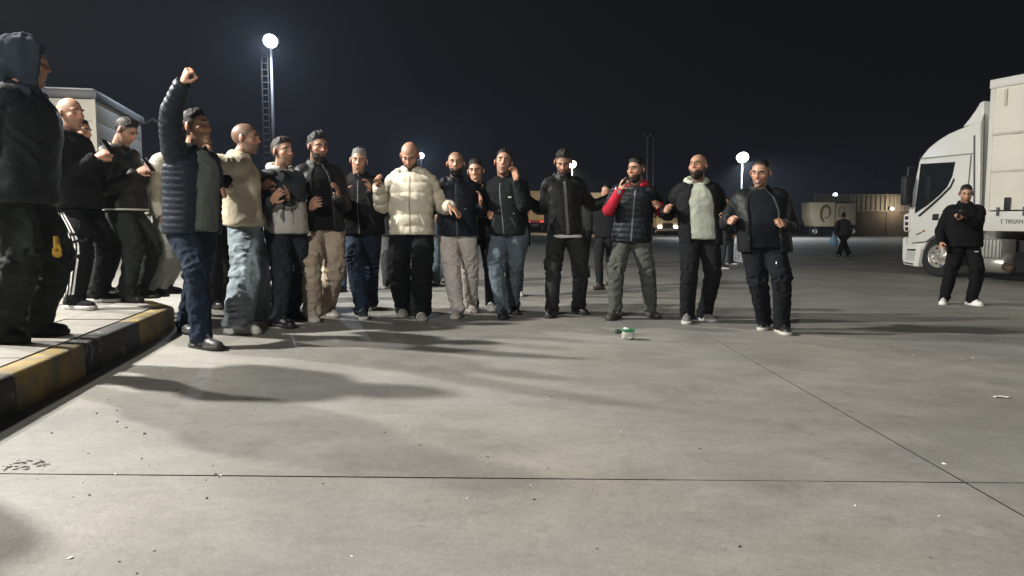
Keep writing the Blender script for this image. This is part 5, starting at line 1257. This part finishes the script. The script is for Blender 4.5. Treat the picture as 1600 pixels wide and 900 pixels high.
# watch of the singer
S_, E_, W_ = p15['arm'][-1]; d = nrm(W_ - E_); x = nrm(np.cross(d, [0, 0, 1])); y = np.cross(d, x); c = W_ - d*.01
rt = thing('wrist_watch', 'silver wrist watch on the raised wrist of the man with red sleeves', 'watch', tuple(c)); o_ = np.array(rt.location)
mb = MB(); ang = np.linspace(0, 2*np.pi, 25)[:-1]; mb.loft([np.array([c + (x*math.cos(a) + y*math.sin(a))*r + d*z for r, z in ((.047, -.012), (.051, -.012), (.051, .012), (.047, .012))]) for a in ang], closed=True)
obj('strap', mb, mat('watch_steel', (.55, .55, .55), .25, .9), rt, o_)
tc = nrm(np.array([0, -1, .2]) - d*np.dot([0, -1, .2], d)); mb = MB().tube([c + tc*.048, c + tc*.060], .021, 18); obj('dial', mb, mat('watch_steel', (.55, .55, .55), .25, .9), rt, o_)
# blue bag
pg = P(1303, 376, p19['D']); rt = thing('carrier_bag', 'pale blue carrier bag hanging from the distant man\'s hand', 'bag', tuple(pg)); o_ = pg
g = MB().ell((0, 0, 0), (1, 1, 1), n=16, m=12); V = g.verts(); V = V*np.array([.17, .10, .27]); V[:, 0] *= (1 - .35*np.clip(V[:, 2]/.27, 0, 1)); V += .03*noise3(V*14)[:, None]*nrm([1, 1, .3])
obj('bag_body', MB().add(pg + V, g.f), mat('blue_plastic', (.16, .30, .45), .4, var=.2, scale=5), rt, o_, smooth=True)
mb = MB().tube(spl([pg + (-.05, 0, .22), pg + (-.02, 0, .38), pg + (.02, 0, .38), pg + (.05, 0, .22)], 5), .012, 6); obj('bag_handle', mb, mat('blue_plastic', (.16, .30, .45), .4, var=.2, scale=5), rt, o_)
# yellow glove at the hooded man's side
pg = P(88, 385, p1['D'] - .02); rt = thing('work_glove', 'yellow work glove hanging beside the hooded man\'s hip', 'glove', tuple(pg)); o_ = pg
mb = MB().tube(spl([pg + (0, 0, .065), pg + (.003, 0, .03), pg + (.006, 0, -.02)], 4), np.linspace(.022, .032, 9), 12, (1, .55))
for i in range(4): mb.tube([pg + (-.016 + .013*i, 0, -.01), pg + (-.018 + .014*i, 0, -.045), pg + (-.016 + .014*i, 0, -.075 + .008*abs(i-1.5))], [.0095, .009, .007], 8)
mb.tube([pg + (.02, -.01, .01), pg + (.034, -.015, -.02), pg + (.036, -.015, -.04)], [.010, .009, .007], 8)
obj('leather', mb, mat('glove_yellow', (.42, .25, .03), .7, var=.2, bump=.4, bscale=90), rt, o_, smooth=True)
# paper in the speaker's hanging hand
S_, E_, W_ = p18['arm'][-1]; d = nrm(W_ - E_); c = W_ + d*.13 - np.array([0, .03, 0])
rt = thing('folded_paper', 'folded white paper in the hanging hand of the man before the truck', 'paper', tuple(c)); o_ = np.array(rt.location)
mb = MB(); V = [c + np.array([x_, .006*math.sin(z*40), z]) for z in np.linspace(.03, -.11, 6) for x_ in (-.018 + .02*z, 0.002, .022)]
mb.add(V, [(i*3+j, i*3+j+1, i*3+j+4, i*3+j+3) for i in range(5) for j in range(2)]); obj('sheet', mb, mat('paper', (.75, .74, .70), .8, var=.05), rt, o_, smooth=True)
